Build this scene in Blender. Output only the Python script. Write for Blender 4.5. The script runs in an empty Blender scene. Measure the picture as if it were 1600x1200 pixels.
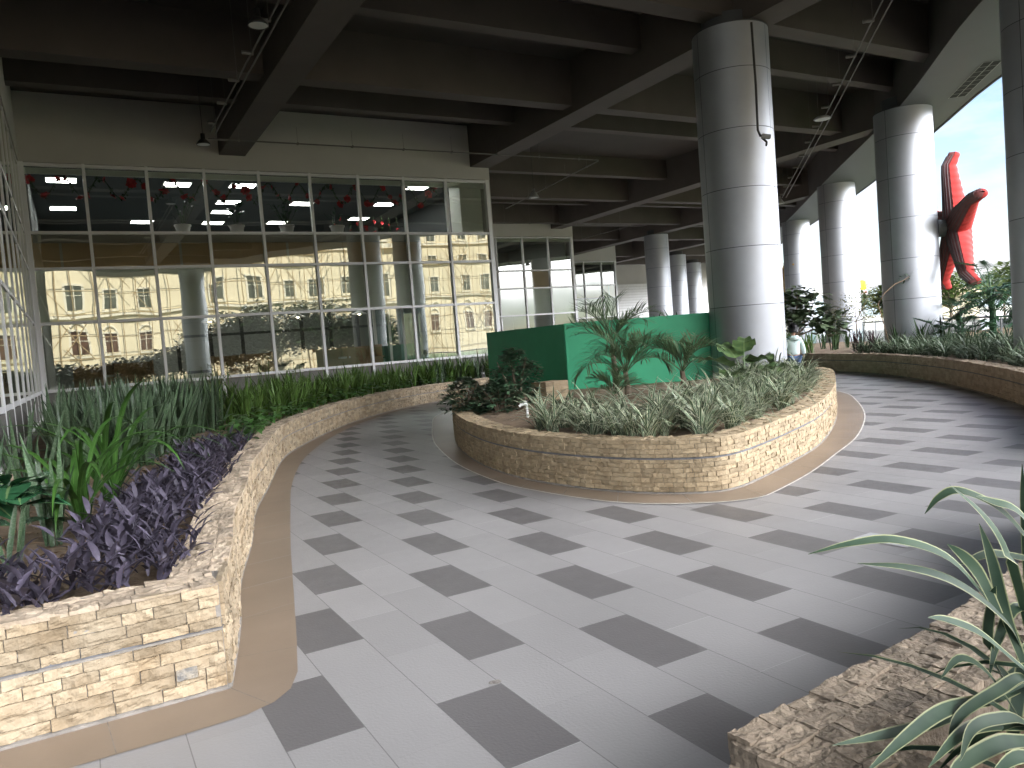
import bpy, math, random
from mathutils import Vector, Matrix, noise
R = math.radians
random.seed(7)
SC = bpy.context.scene
COL = SC.collection

# ---------------------------------------------------------------- camera
CAMH = 1.435
AZ, PITCH, ROLL, FPX = R(29.266), R(-3.0206), R(-4.4455), 1209.4
_F = Vector((math.sin(AZ)*math.cos(PITCH), math.cos(AZ)*math.cos(PITCH), math.sin(PITCH)))
_R0 = Vector((math.cos(AZ), -math.sin(AZ), 0)); _U0 = _R0.cross(_F)
CR = _R0*math.cos(ROLL) + _U0*math.sin(ROLL); CU = _U0*math.cos(ROLL) - _R0*math.sin(ROLL)
cam = bpy.data.cameras.new('camera'); co = bpy.data.objects.new('camera', cam); COL.objects.link(co)
cam.sensor_width = 36; cam.lens = 36*FPX/1600; cam.clip_end = 9000; cam.clip_start = .05
m = Matrix((CR, CU, -_F)).transposed().to_4x4(); m.translation = (0, 0, CAMH); co.matrix_world = m
SC.camera = co
def ray(x, y): return _F + CR*((x-800)/FPX) - CU*((y-600)/FPX)
def onz(x, y, z=0):
    d = ray(x, y); return Vector((0, 0, CAMH)) + d*((z-CAMH)/d.z)
def atd(x, y, D): return Vector((0, 0, CAMH)) + ray(x, y)*D

# ---------------------------------------------------------------- light
SUN_AZ, SUN_EL = R(4), R(47)
w = bpy.data.worlds.new('World'); SC.world = w; w.use_nodes = True
nt = w.node_tree; nt.nodes.clear()
def N(t, kind, **kw):
    n = t.nodes.new(kind)
    for k, v in kw.items(): setattr(n, k, v)
    return n
sky = N(nt, 'ShaderNodeTexSky', sky_type='NISHITA', sun_disc=False, sun_elevation=SUN_EL, sun_rotation=SUN_AZ, dust_density=.6, ozone_density=1.6)
tc = N(nt, 'ShaderNodeTexCoord'); mp = N(nt, 'ShaderNodeMapping'); mp.inputs['Scale'].default_value = (1, 1, 3.2)
mp.inputs['Location'].default_value = (.3, 1.2, .1)
nz = N(nt, 'ShaderNodeTexNoise'); nz.inputs['Scale'].default_value = 3.4; nz.inputs['Detail'].default_value = 9; nz.inputs['Roughness'].default_value = .58
sep = N(nt, 'ShaderNodeSeparateXYZ')
ramp = N(nt, 'ShaderNodeValToRGB'); ramp.color_ramp.elements[0].position = .44; ramp.color_ramp.elements[1].position = .60
low = N(nt, 'ShaderNodeMapRange'); low.inputs['From Min'].default_value = .0; low.inputs['From Max'].default_value = .42
low.inputs['To Min'].default_value = .10; low.inputs['To Max'].default_value = -.16
add = N(nt, 'ShaderNodeMath', operation='ADD'); mix = N(nt, 'ShaderNodeMixRGB'); mix.inputs['Color2'].default_value = (13.5, 13.6, 13.8, 1)
bg = N(nt, 'ShaderNodeBackground'); bg.inputs['Strength'].default_value = .065
out = N(nt, 'ShaderNodeOutputWorld'); L = nt.links.new
L(tc.outputs['Generated'], mp.inputs['Vector']); L(mp.outputs[0], nz.inputs['Vector']); L(tc.outputs['Generated'], sep.inputs[0])
L(sep.outputs['Z'], low.inputs['Value']); L(nz.outputs['Fac'], add.inputs[0]); L(low.outputs[0], add.inputs[1]); 
# unseen bright cloud added behind right as fill light; thinner cloud and blue ahead
dp = N(nt, 'ShaderNodeVectorMath', operation='DOT_PRODUCT'); dp.inputs[1].default_value = (.45, -.77, .45); L(tc.outputs['Generated'], dp.inputs[0])
bank = N(nt, 'ShaderNodeMapRange', interpolation_type='SMOOTHSTEP'); bank.inputs['From Min'].default_value = .35; bank.inputs['From Max'].default_value = .8; L(dp.outputs['Value'], bank.inputs['Value'])
bz = N(nt, 'ShaderNodeMapRange', interpolation_type='SMOOTHSTEP'); bz.inputs['From Min'].default_value = .02; bz.inputs['From Max'].default_value = .24; L(sep.outputs['Z'], bz.inputs['Value'])
bt = N(nt, 'ShaderNodeMapRange', interpolation_type='SMOOTHSTEP'); bt.inputs['From Min'].default_value = .8; bt.inputs['From Max'].default_value = .45; bt.inputs['To Min'].default_value = .0; L(sep.outputs['Z'], bt.inputs['Value'])
b0 = N(nt, 'ShaderNodeMath', operation='MULTIPLY'); L(bz.outputs[0], b0.inputs[0]); L(bt.outputs[0], b0.inputs[1])
bk = N(nt, 'ShaderNodeMath', operation='MULTIPLY'); L(bank.outputs[0], bk.inputs[0]); L(b0.outputs[0], bk.inputs[1])
cc = N(nt, 'ShaderNodeMixRGB'); cc.inputs['Color1'].default_value = (5.0, 5.1, 5.25, 1); cc.inputs['Color2'].default_value = (112, 114, 121, 1); L(bk.outputs[0], cc.inputs['Fac']); L(cc.outputs[0], mix.inputs['Color2'])
cov = N(nt, 'ShaderNodeMath', operation='MULTIPLY'); cov.inputs[1].default_value = .35; L(bk.outputs[0], cov.inputs[0])
add2 = N(nt, 'ShaderNodeMath', operation='ADD'); L(add.outputs[0], add2.inputs[0]); L(cov.outputs[0], add2.inputs[1]); L(add2.outputs[0], ramp.inputs[0])
L(ramp.outputs[0], mix.inputs['Fac']); L(sky.outputs[0], mix.inputs['Color1']); L(mix.outputs[0], bg.inputs['Color']); L(bg.outputs[0], out.inputs[0])
sl = bpy.data.lights.new('sun', 'SUN'); sl.energy = 4.2; sl.angle = R(.5); sl.color = (1, .95, .87)
so = bpy.data.objects.new('sun', sl); COL.objects.link(so)
sd = Vector((math.sin(SUN_AZ)*math.cos(SUN_EL), math.cos(SUN_AZ)*math.cos(SUN_EL), math.sin(SUN_EL)))
so.rotation_euler = sd.to_track_quat('Z', 'Y').to_euler(); so.location = (30, 20, 40)
SC.view_settings.view_transform = 'Standard'; SC.view_settings.look = 'None'; SC.view_settings.exposure = 1.75; SC.view_settings.gamma = 1
SC.render.engine = 'CYCLES'
SC.cycles.use_denoising = True
SC.cycles.max_bounces = 10; SC.cycles.diffuse_bounces = 5; SC.cycles.glossy_bounces = 4; SC.cycles.transparent_max_bounces = 12
SC.cycles.sample_clamp_indirect = 6; SC.cycles.caustics_reflective = False; SC.cycles.caustics_refractive = False

# ---------------------------------------------------------------- mesh helpers
class MB:
    def __init__(s): s.v = []; s.f = []; s.uv = []; s.r = []; s.mi = []
    def face(s, pts, uv=None, rnd=None, mi=0):
        b = len(s.v); s.v += [tuple(p) for p in pts]; s.f.append(tuple(range(b, b+len(pts))))
        s.uv.append(uv or [(0, 0)]*len(pts)); s.r.append(random.random() if rnd is None else rnd); s.mi.append(mi)
    def grid(s, rows, rnd=None, uv=None, mi=0, closed=False):
        b = len(s.v); n = len(rows[0]); rnd = random.random() if rnd is None else rnd
        for r in rows: s.v += [tuple(p) for p in r]
        for i in range(len(rows)-1):
            for j in range(n if closed else n-1):
                k = (j+1) % n
                s.f.append((b+i*n+j, b+i*n+k, b+(i+1)*n+k, b+(i+1)*n+j))
                s.uv.append([uv[i][j], uv[i][k], uv[i+1][k], uv[i+1][j]] if uv else [(0, 0)]*4); s.r.append(rnd); s.mi.append(mi)
    def box(s, x0, y0, z0, x1, y1, z1, rnd=None, M=None, mi=0):
        p = [Vector((x, y, z)) for z in (z0, z1) for y in (y0, y1) for x in (x0, x1)]
        if M: p = [M @ q for q in p]
        b = len(s.v); s.v += [tuple(q) for q in p]; rnd = random.random() if rnd is None else rnd
        for f in ((0, 2, 3, 1), (4, 5, 7, 6), (0, 1, 5, 4), (2, 6, 7, 3), (0, 4, 6, 2), (1, 3, 7, 5)):
            s.f.append(tuple(b+i for i in f)); s.uv.append([(0, 0)]*4); s.r.append(rnd); s.mi.append(mi)
    def prism(s, poly, z0, z1, mi=0):
        n = len(poly); b = len(s.v); s.v += [(p[0], p[1], z0) for p in poly] + [(p[0], p[1], z1) for p in poly]
        fs = [tuple(b+i for i in reversed(range(n))), tuple(b+n+i for i in range(n))]
        fs += [(b+i, b+(i+1) % n, b+n+(i+1) % n, b+n+i) for i in range(n)]
        for f in fs: s.f.append(f); s.uv.append([(0, 0)]*len(f)); s.r.append(.5); s.mi.append(mi)
    def tube(s, path, rad, n=8, cap=True, rnd=None, mi=0):
        path = [Vector(p) for p in path]; rows = []
        for i, p in enumerate(path):
            t = (path[min(i+1, len(path)-1)] - path[max(i-1, 0)]).normalized()
            a = t.cross(Vector((0, 0, 1)) if abs(t.z) < .95 else Vector((1, 0, 0))).normalized(); c = t.cross(a)
            r = rad[i] if isinstance(rad, (list, tuple)) else rad
            rows.append([p + (a*math.cos(2*math.pi*k/n) + c*math.sin(2*math.pi*k/n))*r for k in range(n)])
        s.grid(rows, closed=True, rnd=rnd, mi=mi)
        if cap:
            for r in (rows[0], rows[-1]): s.face(r, rnd=rnd, mi=mi)
    def lathe(s, prof, n=16, at=(0, 0, 0), mi=0):
        s.grid([[(at[0]+r*math.cos(2*math.pi*k/n), at[1]+r*math.sin(2*math.pi*k/n), at[2]+z) for k in range(n)] for r, z in prof], closed=True, mi=mi)
    def build(s, name, mat=None, parent=None, smooth=False, loc=None):
        me = bpy.data.meshes.new(name); me.from_pydata(s.v, [], s.f)
        ul = me.uv_layers.new(name='UVMap'); flat = [c for u in s.uv for p in u for c in p]
        ul.data.foreach_set('uv', flat)
        at = me.attributes.new('rnd', 'FLOAT', 'FACE'); at.data.foreach_set('value', s.r)
        for mm in (mat if isinstance(mat, (list, tuple)) else [mat]):
            if mm: me.materials.append(mm)
        if isinstance(mat, (list, tuple)): me.polygons.foreach_set('material_index', s.mi)
        if smooth: me.polygons.foreach_set('use_smooth', [True]*len(me.polygons))
        me.update()
        o = bpy.data.objects.new(name, me); COL.objects.link(o)
        if parent: o.parent = parent
        if loc: o.location = loc
        return o
def tag(o, label=None, cat=None, group=None, kind=None):
    if label: o['label'] = label
    if cat: o['category'] = cat
    if group: o['group'] = group
    if kind: o['kind'] = kind
    return o
def empty(name, loc, label, cat, group=None, rz=0):
    o = bpy.data.objects.new(name, None); COL.objects.link(o); o.location = loc; o.rotation_euler.z = rz; o.empty_display_size = .1
    return tag(o, label, cat, group)
def copy_tree(o, parent=None):
    c = o.copy(); COL.objects.link(c)
    if parent: c.parent = parent
    for ch in list(o.children): copy_tree(ch, c)
    return c
def shift(mb, d):
    mb.v = [(v[0]-d[0], v[1]-d[1], v[2]-d[2]) for v in mb.v]; return mb

# ---------------------------------------------------------------- materials
def mat(name, col, rough=.6, metal=0, spec=.5, var=.0, vscale=3., bump=0, bscale=30., rndvar=0, col2=None, detail=5., dist=.01, emit=None):
    M = bpy.data.materials.new(name); M.use_nodes = True; t = M.node_tree; b = t.nodes['Principled BSDF']
    b.inputs['Roughness'].default_value = rough; b.inputs['Metallic'].default_value = metal; b.inputs['Specular IOR Level'].default_value = spec
    c = (*col, 1); b.inputs['Base Color'].default_value = c; src = None
    tcn = N(t, 'ShaderNodeTexCoord')
    if var or col2:
        nn = N(t, 'ShaderNodeTexNoise'); nn.inputs['Scale'].default_value = vscale; nn.inputs['Detail'].default_value = detail; nn.inputs['Roughness'].default_value = .6
        t.links.new(tcn.outputs['Object'], nn.inputs['Vector'])
        rp = N(t, 'ShaderNodeValToRGB'); rp.color_ramp.elements[0].position = .33; rp.color_ramp.elements[1].position = .67
        if col2: rp.color_ramp.elements[0].color = c; rp.color_ramp.elements[1].color = (*col2, 1)
        else:
            rp.color_ramp.elements[0].color = (*[x*(1-var) for x in col], 1); rp.color_ramp.elements[1].color = (*[min(1, x*(1+var)) for x in col], 1)
        t.links.new(nn.outputs['Fac'], rp.inputs[0]); src = rp.outputs[0]
    if rndvar:
        a = N(t, 'ShaderNodeAttribute', attribute_name='rnd'); mr = N(t, 'ShaderNodeMapRange')
        mr.inputs['To Min'].default_value = 1-rndvar; mr.inputs['To Max'].default_value = 1+rndvar; t.links.new(a.outputs['Fac'], mr.inputs['Value'])
        mu = N(t, 'ShaderNodeMixRGB', blend_type='MULTIPLY'); mu.inputs['Fac'].default_value = 1; mu.inputs['Color1'].default_value = c
        if src: t.links.new(src, mu.inputs['Color1'])
        t.links.new(mr.outputs[0], mu.inputs['Color2']); src = mu.outputs[0]
    if src: t.links.new(src, b.inputs['Base Color'])
    if bump:
        n2 = N(t, 'ShaderNodeTexNoise'); n2.inputs['Scale'].default_value = bscale; n2.inputs['Detail'].default_value = 6
        t.links.new(tcn.outputs['Object'], n2.inputs['Vector']); bn = N(t, 'ShaderNodeBump'); bn.inputs['Strength'].default_value = bump; bn.inputs['Distance'].default_value = dist
        t.links.new(n2.outputs['Fac'], bn.inputs['Height']); t.links.new(bn.outputs[0], b.inputs['Normal'])
    if emit: b.inputs['Emission Color'].default_value = (*emit[0], 1); b.inputs['Emission Strength'].default_value = emit[1]
    return M
def leafmat(name, col, col2=None, edge=None, edge_at=.55, bands=None, rough=.45, trans=.2, rib=None, rndvar=.35):
    """leaf: UV x runs across the blade, y along it"""
    M = bpy.data.materials.new(name); M.use_nodes = True; t = M.node_tree; b = t.nodes['Principled BSDF']; l = t.links.new
    uv = N(t, 'ShaderNodeTexCoord'); sp = N(t, 'ShaderNodeSeparateXYZ'); l(uv.outputs['UV'], sp.inputs[0])
    nn = N(t, 'ShaderNodeTexNoise'); nn.inputs['Scale'].default_value = 14; l(uv.outputs['Object'], nn.inputs['Vector'])
    mx = N(t, 'ShaderNodeMixRGB'); mx.inputs['Color1'].default_value = (*col, 1); mx.inputs['Color2'].default_value = (*(col2 or [c*1.6 for c in col]), 1)
    rp = N(t, 'ShaderNodeValToRGB'); rp.color_ramp.elements[0].position = .35; rp.color_ramp.elements[1].position = .7; l(nn.outputs['Fac'], rp.inputs[0]); l(rp.outputs[0], mx.inputs['Fac'])
    src = mx.outputs[0]
    if bands:
        wv = N(t, 'ShaderNodeTexNoise'); wv.inputs['Scale'].default_value = 1; mpn = N(t, 'ShaderNodeMapping'); mpn.inputs['Scale'].default_value = (2.5, 34, 1)
        l(uv.outputs['UV'], mpn.inputs['Vector']); l(mpn.outputs[0], wv.inputs['Vector'])
        r2 = N(t, 'ShaderNodeValToRGB'); r2.color_ramp.elements[0].position = .5; r2.color_ramp.elements[1].position = .58; l(wv.outputs['Fac'], r2.inputs[0])
        m2 = N(t, 'ShaderNodeMixRGB'); m2.inputs['Color2'].default_value = (*bands, 1); l(src, m2.inputs['Color1']); l(r2.outputs[0], m2.inputs['Fac']); src = m2.outputs[0]
    if edge or rib:
        a = N(t, 'ShaderNodeMath', operation='SUBTRACT'); a.inputs[1].default_value = .5; l(sp.outputs['X'], a.inputs[0])
        ab = N(t, 'ShaderNodeMath', operation='ABSOLUTE'); l(a.outputs[0], ab.inputs[0])
        if edge:
            r3 = N(t, 'ShaderNodeMapRange'); r3.inputs['From Min'].default_value = edge_at*.5-.04; r3.inputs['From Max'].default_value = edge_at*.5+.04; l(ab.outputs[0], r3.inputs['Value'])
            m3 = N(t, 'ShaderNodeMixRGB'); m3.inputs['Color2'].default_value = (*edge, 1); l(src, m3.inputs['Color1']); l(r3.outputs[0], m3.inputs['Fac']); src = m3.outputs[0]
        if rib:
            r4 = N(t, 'ShaderNodeMapRange'); r4.inputs['From Min'].default_value = .045; r4.inputs['From Max'].default_value = .02; l(ab.outputs[0], r4.inputs['Value'])
            m4 = N(t, 'ShaderNodeMixRGB'); m4.inputs['Color2'].default_value = (*rib, 1); l(src, m4.inputs['Color1']); l(r4.outputs[0], m4.inputs['Fac']); src = m4.outputs[0]
    at = N(t, 'ShaderNodeAttribute', attribute_name='rnd'); mr = N(t, 'ShaderNodeMapRange'); mr.inputs['To Min'].default_value = 1-rndvar; mr.inputs['To Max'].default_value = 1+rndvar
    l(at.outputs['Fac'], mr.inputs['Value']); mu = N(t, 'ShaderNodeMixRGB', blend_type='MULTIPLY'); mu.inputs['Fac'].default_value = 1
    l(src, mu.inputs['Color1']); l(mr.outputs[0], mu.inputs['Color2'])
    l(mu.outputs[0], b.inputs['Base Color']); b.inputs['Roughness'].default_value = rough; b.inputs['Specular IOR Level'].default_value = .28
    if trans:
        tr = N(t, 'ShaderNodeBsdfTranslucent'); l(mu.outputs[0], tr.inputs['Color']); ms = N(t, 'ShaderNodeMixShader'); ms.inputs[0].default_value = trans
        l(b.outputs[0], ms.inputs[1]); l(tr.outputs[0], ms.inputs[2]); l(ms.outputs[0], t.nodes['Material Output'].inputs['Surface'])
    return M
def glassmat(name, tint, refl, fac, bump=.05, scale=.7):
    M = bpy.data.materials.new(name); M.use_nodes = True; t = M.node_tree; t.nodes.clear(); l = t.links.new
    o = N(t, 'ShaderNodeOutputMaterial'); tr = N(t, 'ShaderNodeBsdfTransparent'); tr.inputs[0].default_value = (*tint, 1)
    g = N(t, 'ShaderNodeBsdfGlossy'); g.inputs['Color'].default_value = (*refl, 1); g.inputs['Roughness'].default_value = 0
    tcn = N(t, 'ShaderNodeTexCoord'); nn = N(t, 'ShaderNodeTexNoise'); nn.inputs['Scale'].default_value = scale; nn.inputs['Detail'].default_value = 1
    l(tcn.outputs['Object'], nn.inputs['Vector']); bn = N(t, 'ShaderNodeBump'); bn.inputs['Strength'].default_value = 1; bn.inputs['Distance'].default_value = bump*.05
    l(nn.outputs['Fac'], bn.inputs['Height']); l(bn.outputs[0], g.inputs['Normal'])
    lw = N(t, 'ShaderNodeFresnel'); lw.inputs[0].default_value = 1.5
    ad = N(t, 'ShaderNodeMath', operation='ADD', use_clamp=True); ad.inputs[1].default_value = fac; l(lw.outputs[0], ad.inputs[0])
    ms = N(t, 'ShaderNodeMixShader'); l(ad.outputs[0], ms.inputs[0]); l(tr.outputs[0], ms.inputs[1]); l(g.outputs[0], ms.inputs[2]); l(ms.outputs[0], o.inputs[0])
    return M
K = {}
K['stone'] = mat('split_face_stone', (.265, .198, .116), .85, var=.16, vscale=9, bump=.7, bscale=55, rndvar=.2, col2=(.35, .275, .17), dist=.012)
K['stone_near'] = mat('split_face_limestone', (.25, .186, .112), .85, var=.16, vscale=6, bump=.8, bscale=45, rndvar=.26, col2=(.345, .28, .19), dist=.012)
K['capstone'] = mat('rough_cap_stone', (.25, .195, .135), .9, vscale=8, bump=.8, bscale=40, rndvar=.25, col2=(.40, .325, .24), dist=.012)
K['mortar'] = mat('grey_mortar', (.22, .20, .175), .9, var=.25, vscale=12, bump=.4, bscale=80)
K['groove'] = mat('groove_mortar', (.13, .13, .135), .85, var=.15, vscale=10)
K['tan'] = mat('tan_border_tile', (.215, .163, .118), .42, var=.10, vscale=1.3, bump=.05, bscale=160, rndvar=.04)
K['edging'] = mat('pale_edging', (.6, .58, .53), .6, var=.2, vscale=6)
K['soil'] = mat('dry_soil', (.13, .088, .053), .95, col2=(.235, .165, .10), vscale=5, bump=.9, bscale=26, dist=.03)
K['steel'] = mat('satin_aluminium', (.37, .38, .40), .56, metal=.92, var=.05, vscale=1.2, rndvar=.06)
K['seam'] = mat('dark_joint', (.06, .06, .065), .7)
K['roof'] = mat('roof_paint_dark', (.064, .055, .050), .75, var=.12, vscale=.7)
K['beam'] = mat('beam_paint', (.086, .070, .061), .7, var=.12, vscale=.8)
K['soffit'] = mat('soffit_panel', (.098, .103, .118), .6, var=.05, vscale=.5)
K['wallp'] = mat('facade_plaster', (.50, .485, .455), .8, var=.05, vscale=.6)
K['base'] = mat('facade_base_render', (.15, .145, .13), .8, var=.1, vscale=1)
K['frame'] = mat('white_aluminium_frame', (.72, .72, .72), .45, var=.03, vscale=2)
K['glass'] = glassmat('reflective_glass', (.93, .97, .94), (.93, .95, .88), .27, .03, .55)
K['glass2'] = glassmat('clear_balustrade_glass', (.72, .86, .82), (.9, .95, .93), .05, .0, .5)
K['palepanel'] = mat('pale_frosted_panel', (.70, .73, .64), .6, var=.08, vscale=.4)
def frosted(name, col, tr_):
    M = mat(name, col, .6, var=.08, vscale=.4); t = M.node_tree; tr = N(t, 'ShaderNodeBsdfTranslucent'); tr.inputs[0].default_value = (*col, 1); ms = N(t, 'ShaderNodeMixShader'); ms.inputs[0].default_value = tr_
    t.links.new(t.nodes['Principled BSDF'].outputs[0], ms.inputs[1]); t.links.new(tr.outputs[0], ms.inputs[2]); t.links.new(ms.outputs[0], t.nodes['Material Output'].inputs['Surface']); return M
K['frost'] = frosted('pale_translucent_film', (.84, .87, .79), .45); K['brownpanel'] = frosted('brown_translucent_panel', (.72, .57, .36), .35)
K['room'] = mat('room_grey', (.10, .11, .11), .8, var=.05, vscale=.4)
K['roomwall'] = mat('room_wall', (.26, .27, .24), .8, var=.06, vscale=.4)
K['desk'] = mat('counter_wood', (.36, .25, .14), .55, var=.15, vscale=3)
K['black'] = mat('black_metal', (.02, .02, .02), .5)
K['white'] = mat('white_paint', (.75, .75, .73), .5, var=.04)
K['panel_light'] = mat('panel_light_diffuser', (.9, .9, .9), .5, emit=((1, 1, .97), 9))
K['bulb'] = mat('warm_bulb', (.9, .85, .7), .5, emit=((1, .85, .6), 14))
K['green'] = mat('green_painted_board', (.04, .35, .175), .55, var=.10, vscale=1.2, bump=.05, bscale=8)
K['pot'] = mat('white_pot', (.85, .85, .83), .5, var=.05)
K['red'] = mat('red_fabric_flower', (.52, .012, .02), .6, rndvar=.4)
K['starred'] = mat('red_padded_skin', (.32, .032, .028), .7, spec=.12, var=.15, vscale=4, bump=.3, bscale=9)
K['starback'] = mat('dark_maroon_back', (.27, .09, .085), .6, var=.2, vscale=5)
K['gold'] = mat('gold_padded_skin', (.52, .33, .10), .5, var=.15, vscale=5)
K['silver'] = mat('silver_piping', (.17, .13, .13), .6)
K['pipe'] = mat('conduit_pipe', (.13, .12, .11), .5, var=.15, vscale=5)
K['lampgrey'] = mat('lamp_housing_grey', (.24, .24, .24), .5, var=.1)
K['lens'] = mat('lamp_lens', (.62, .63, .62), .3)
K['skin'] = mat('skin', (.36, .20, .13), .55, var=.06, vscale=12)
K['hair'] = mat('black_hair', (.012, .011, .012), .5, var=.3, vscale=40)
K['hoodie'] = mat('pale_mint_hoodie', (.55, .66, .64), .85, vscale=11, col2=(.16, .24, .25), var=.2)
K['hoodie'].node_tree.nodes['Color Ramp'].color_ramp.elements[0].position = .56
K['hoodie'].node_tree.nodes['Color Ramp'].color_ramp.elements[1].position = .68
K['jeans'] = mat('blue_jeans', (.06, .10, .19), .85, var=.2, vscale=9)
K['bark'] = mat('bark', (.16, .12, .085), .9, var=.35, vscale=12, bump=.6, bscale=30)
K['cream'] = mat('cream_render', (.74, .66, .48), .85, var=.05, vscale=.5)
K['trim'] = mat('pale_trim', (.74, .70, .58), .8)
K['dkwin'] = mat('dark_window_glass', (.10, .11, .09), .2, var=.4, vscale=1.5)
K['brownwin'] = mat('brown_window', (.10, .05, .03), .4, var=.4, vscale=3)
K['scaf'] = mat('bamboo_scaffold', (.42, .31, .17), .7, var=.2)
K['asphalt'] = mat('road_concrete', (.40, .39, .37), .85, var=.1, vscale=.2)
K['ground'] = mat('outdoor_ground', (.24, .24, .225), .9, col2=(.17, .18, .12), vscale=.03)
K['hill'] = mat('hazy_far_hill', (.20, .26, .28), .9, col2=(.26, .31, .33), vscale=.004)  # distance haze put into the hill colour as blue grey
K['rooft'] = mat('beige_roof_tile', (.48, .38, .26), .8, var=.1, vscale=2)
K['yellow'] = mat('yellow_sign', (.85, .55, .01), .5, var=.04)
K['redletter'] = mat('red_letter', (.65, .02, .05), .5)
K['whitetap'] = mat('white_pvc', (.72, .72, .70), .4)
K['litter'] = mat('dry_leaf_litter', (.20, .13, .075), .8, rndvar=.5)

# ---------------------------------------------------------------- pavement
def pavement_mat():
    M = bpy.data.materials.new('pavement_tiles'); M.use_nodes = True; t = M.node_tree; b = t.nodes['Principled BSDF']; l = t.links.new
    def MA(op, a, bb=None):
        n = N(t, 'ShaderNodeMath', operation=op)
        for i, x in enumerate((a, bb)):
            if x is None: continue
            if isinstance(x, (int, float)): n.inputs[i].default_value = x
            else: l(x, n.inputs[i])
        return n.outputs[0]
    tcn = N(t, 'ShaderNodeTexCoord'); sp = N(t, 'ShaderNodeSeparateXYZ'); l(tcn.outputs['Object'], sp.inputs[0])
    u = MA('SUBTRACT', 8.796, MA('DIVIDE', sp.outputs['Y'], .6)); v = MA('SUBTRACT', 4.816, MA('DIVIDE', sp.outputs['X'], .3))
    j = MA('FLOOR', v); uu = MA('SUBTRACT', u, MA('MULTIPLY', j, 1.5))
    k = MA('FLOOR', uu); km = MA('FLOORED_MODULO', k, 4); dark = MA('LESS_THAN', km, .5)
    fu = MA('FRACT', uu); fv = MA('FRACT', v)
    du = MA('MULTIPLY', MA('MINIMUM', fu, MA('SUBTRACT', 1, fu)), .6); dv = MA('MULTIPLY', MA('MINIMUM', fv, MA('SUBTRACT', 1, fv)), .3)
    wn = N(t, 'ShaderNodeTexWhiteNoise', noise_dimensions='2D'); cb = N(t, 'ShaderNodeCombineXYZ'); l(k, cb.inputs[0]); l(j, cb.inputs[1]); l(cb.outputs[0], wn.inputs['Vector'])
    n1 = N(t, 'ShaderNodeTexNoise'); n1.inputs['Scale'].default_value = 1.1; n1.inputs['Detail'].default_value = 6; l(tcn.outputs['Object'], n1.inputs['Vector'])
    c1 = N(t, 'ShaderNodeMixRGB'); c1.inputs['Color1'].default_value = (.262, .252, .244, 1); c1.inputs['Color2'].default_value = (.122, .115, .112, 1); l(dark, c1.inputs['Fac'])
    # slight tile to tile tone, broad wear, fine specks
    f1 = MA('ADD', .80, MA('ADD', MA('MULTIPLY', wn.outputs['Value'], .12), MA('MULTIPLY', n1.outputs['Fac'], .28)))
    n3 = N(t, 'ShaderNodeTexNoise'); n3.inputs['Scale'].default_value = 9; n3.inputs['Detail'].default_value = 8; n3.inputs['Roughness'].default_value = .7; l(tcn.outputs['Object'], n3.inputs['Vector'])
    f2 = MA('MULTIPLY', f1, MA('ADD', .93, MA('MULTIPLY', n3.outputs['Fac'], .14)))
    c2 = N(t, 'ShaderNodeMixRGB', blend_type='MULTIPLY'); c2.inputs['Fac'].default_value = 1; l(c1.outputs[0], c2.inputs['Color1']); l(f2, c2.inputs['Color2'])
    # joints: long joints dark, cross joints thin, some filled pale
    gl = MA('LESS_THAN', dv, .0022); gc = MA('LESS_THAN', du, .0016)
    c3 = N(t, 'ShaderNodeMixRGB'); c3.inputs['Color2'].default_value = (.11, .105, .10, 1); l(c2.outputs[0], c3.inputs['Color1']); l(MA('MULTIPLY', gl, .85), c3.inputs['Fac'])
    pj = N(t, 'ShaderNodeMixRGB'); pj.inputs['Color1'].default_value = (.22, .21, .20, 1); pj.inputs['Color2'].default_value = (.62, .61, .59, 1); l(MA('GREATER_THAN', wn.outputs['Value'], .72), pj.inputs['Fac'])
    c4 = N(t, 'ShaderNodeMixRGB'); l(c3.outputs[0], c4.inputs['Color1']); l(pj.outputs[0], c4.inputs['Color2']); l(MA('MULTIPLY', gc, .55), c4.inputs['Fac'])
    l(c4.outputs[0], b.inputs['Base Color'])
    rr = MA('ADD', .34, MA('MULTIPLY', n3.outputs['Fac'], .22)); l(rr, b.inputs['Roughness']); b.inputs['Specular IOR Level'].default_value = .55
    n2 = N(t, 'ShaderNodeTexNoise'); n2.inputs['Scale'].default_value = 75; n2.inputs['Detail'].default_value = 3; l(tcn.outputs['Object'], n2.inputs['Vector'])
    h = MA('SUBTRACT', MA('MULTIPLY', n2.outputs['Fac'], .9), MA('ADD', gl, gc))
    bn = N(t, 'ShaderNodeBump'); bn.inputs['Strength'].default_value = .32; bn.inputs['Distance'].default_value = .004; l(h, bn.inputs['Height']); l(bn.outputs[0], b.inputs['Normal'])
    return M
OUTER = [(-9.6, 7), (-9.6, -3.9), (0, -3.9), (6.5, -3.8), (10.5, -2.2), (13.5, .9), (16.5, 5.5), (20, 10.5), (24.2, 15), (32, 23.6), (44.9, 39.4), (62, 60)]
INNER = [(-8.6, 7), (-8.6, -2.3), (0, -2.3), (5.5, -1.8), (8.8, .1), (11.6, 3.6), (14.8, 8), (20, 13.2), (26.9, 21), (35.3, 30.4), (50, 47.5), (58, 60)]
mb = MB(); mb.face([(x, y, 0) for x, y in OUTER] + [(62, 75, 0), (-14, 75, 0), (-14, 7, 0)])
tag(mb.build('pavement', pavement_mat()), 'grey tiled walkway with dark tiles set in staggered diagonal rows', 'pavement', kind='structure')
mb = MB()
for i in range(12):
    for j in range(12):
        a = [-4000, -1500, -500, -150, -60, -20, 20, 60, 120, 250, 600, 1800, 4000]
        mb.face([(a[i], a[j], -.06), (a[i+1], a[j], -.06), (a[i+1], a[j+1], -.06), (a[i], a[j+1], -.06)])
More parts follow.
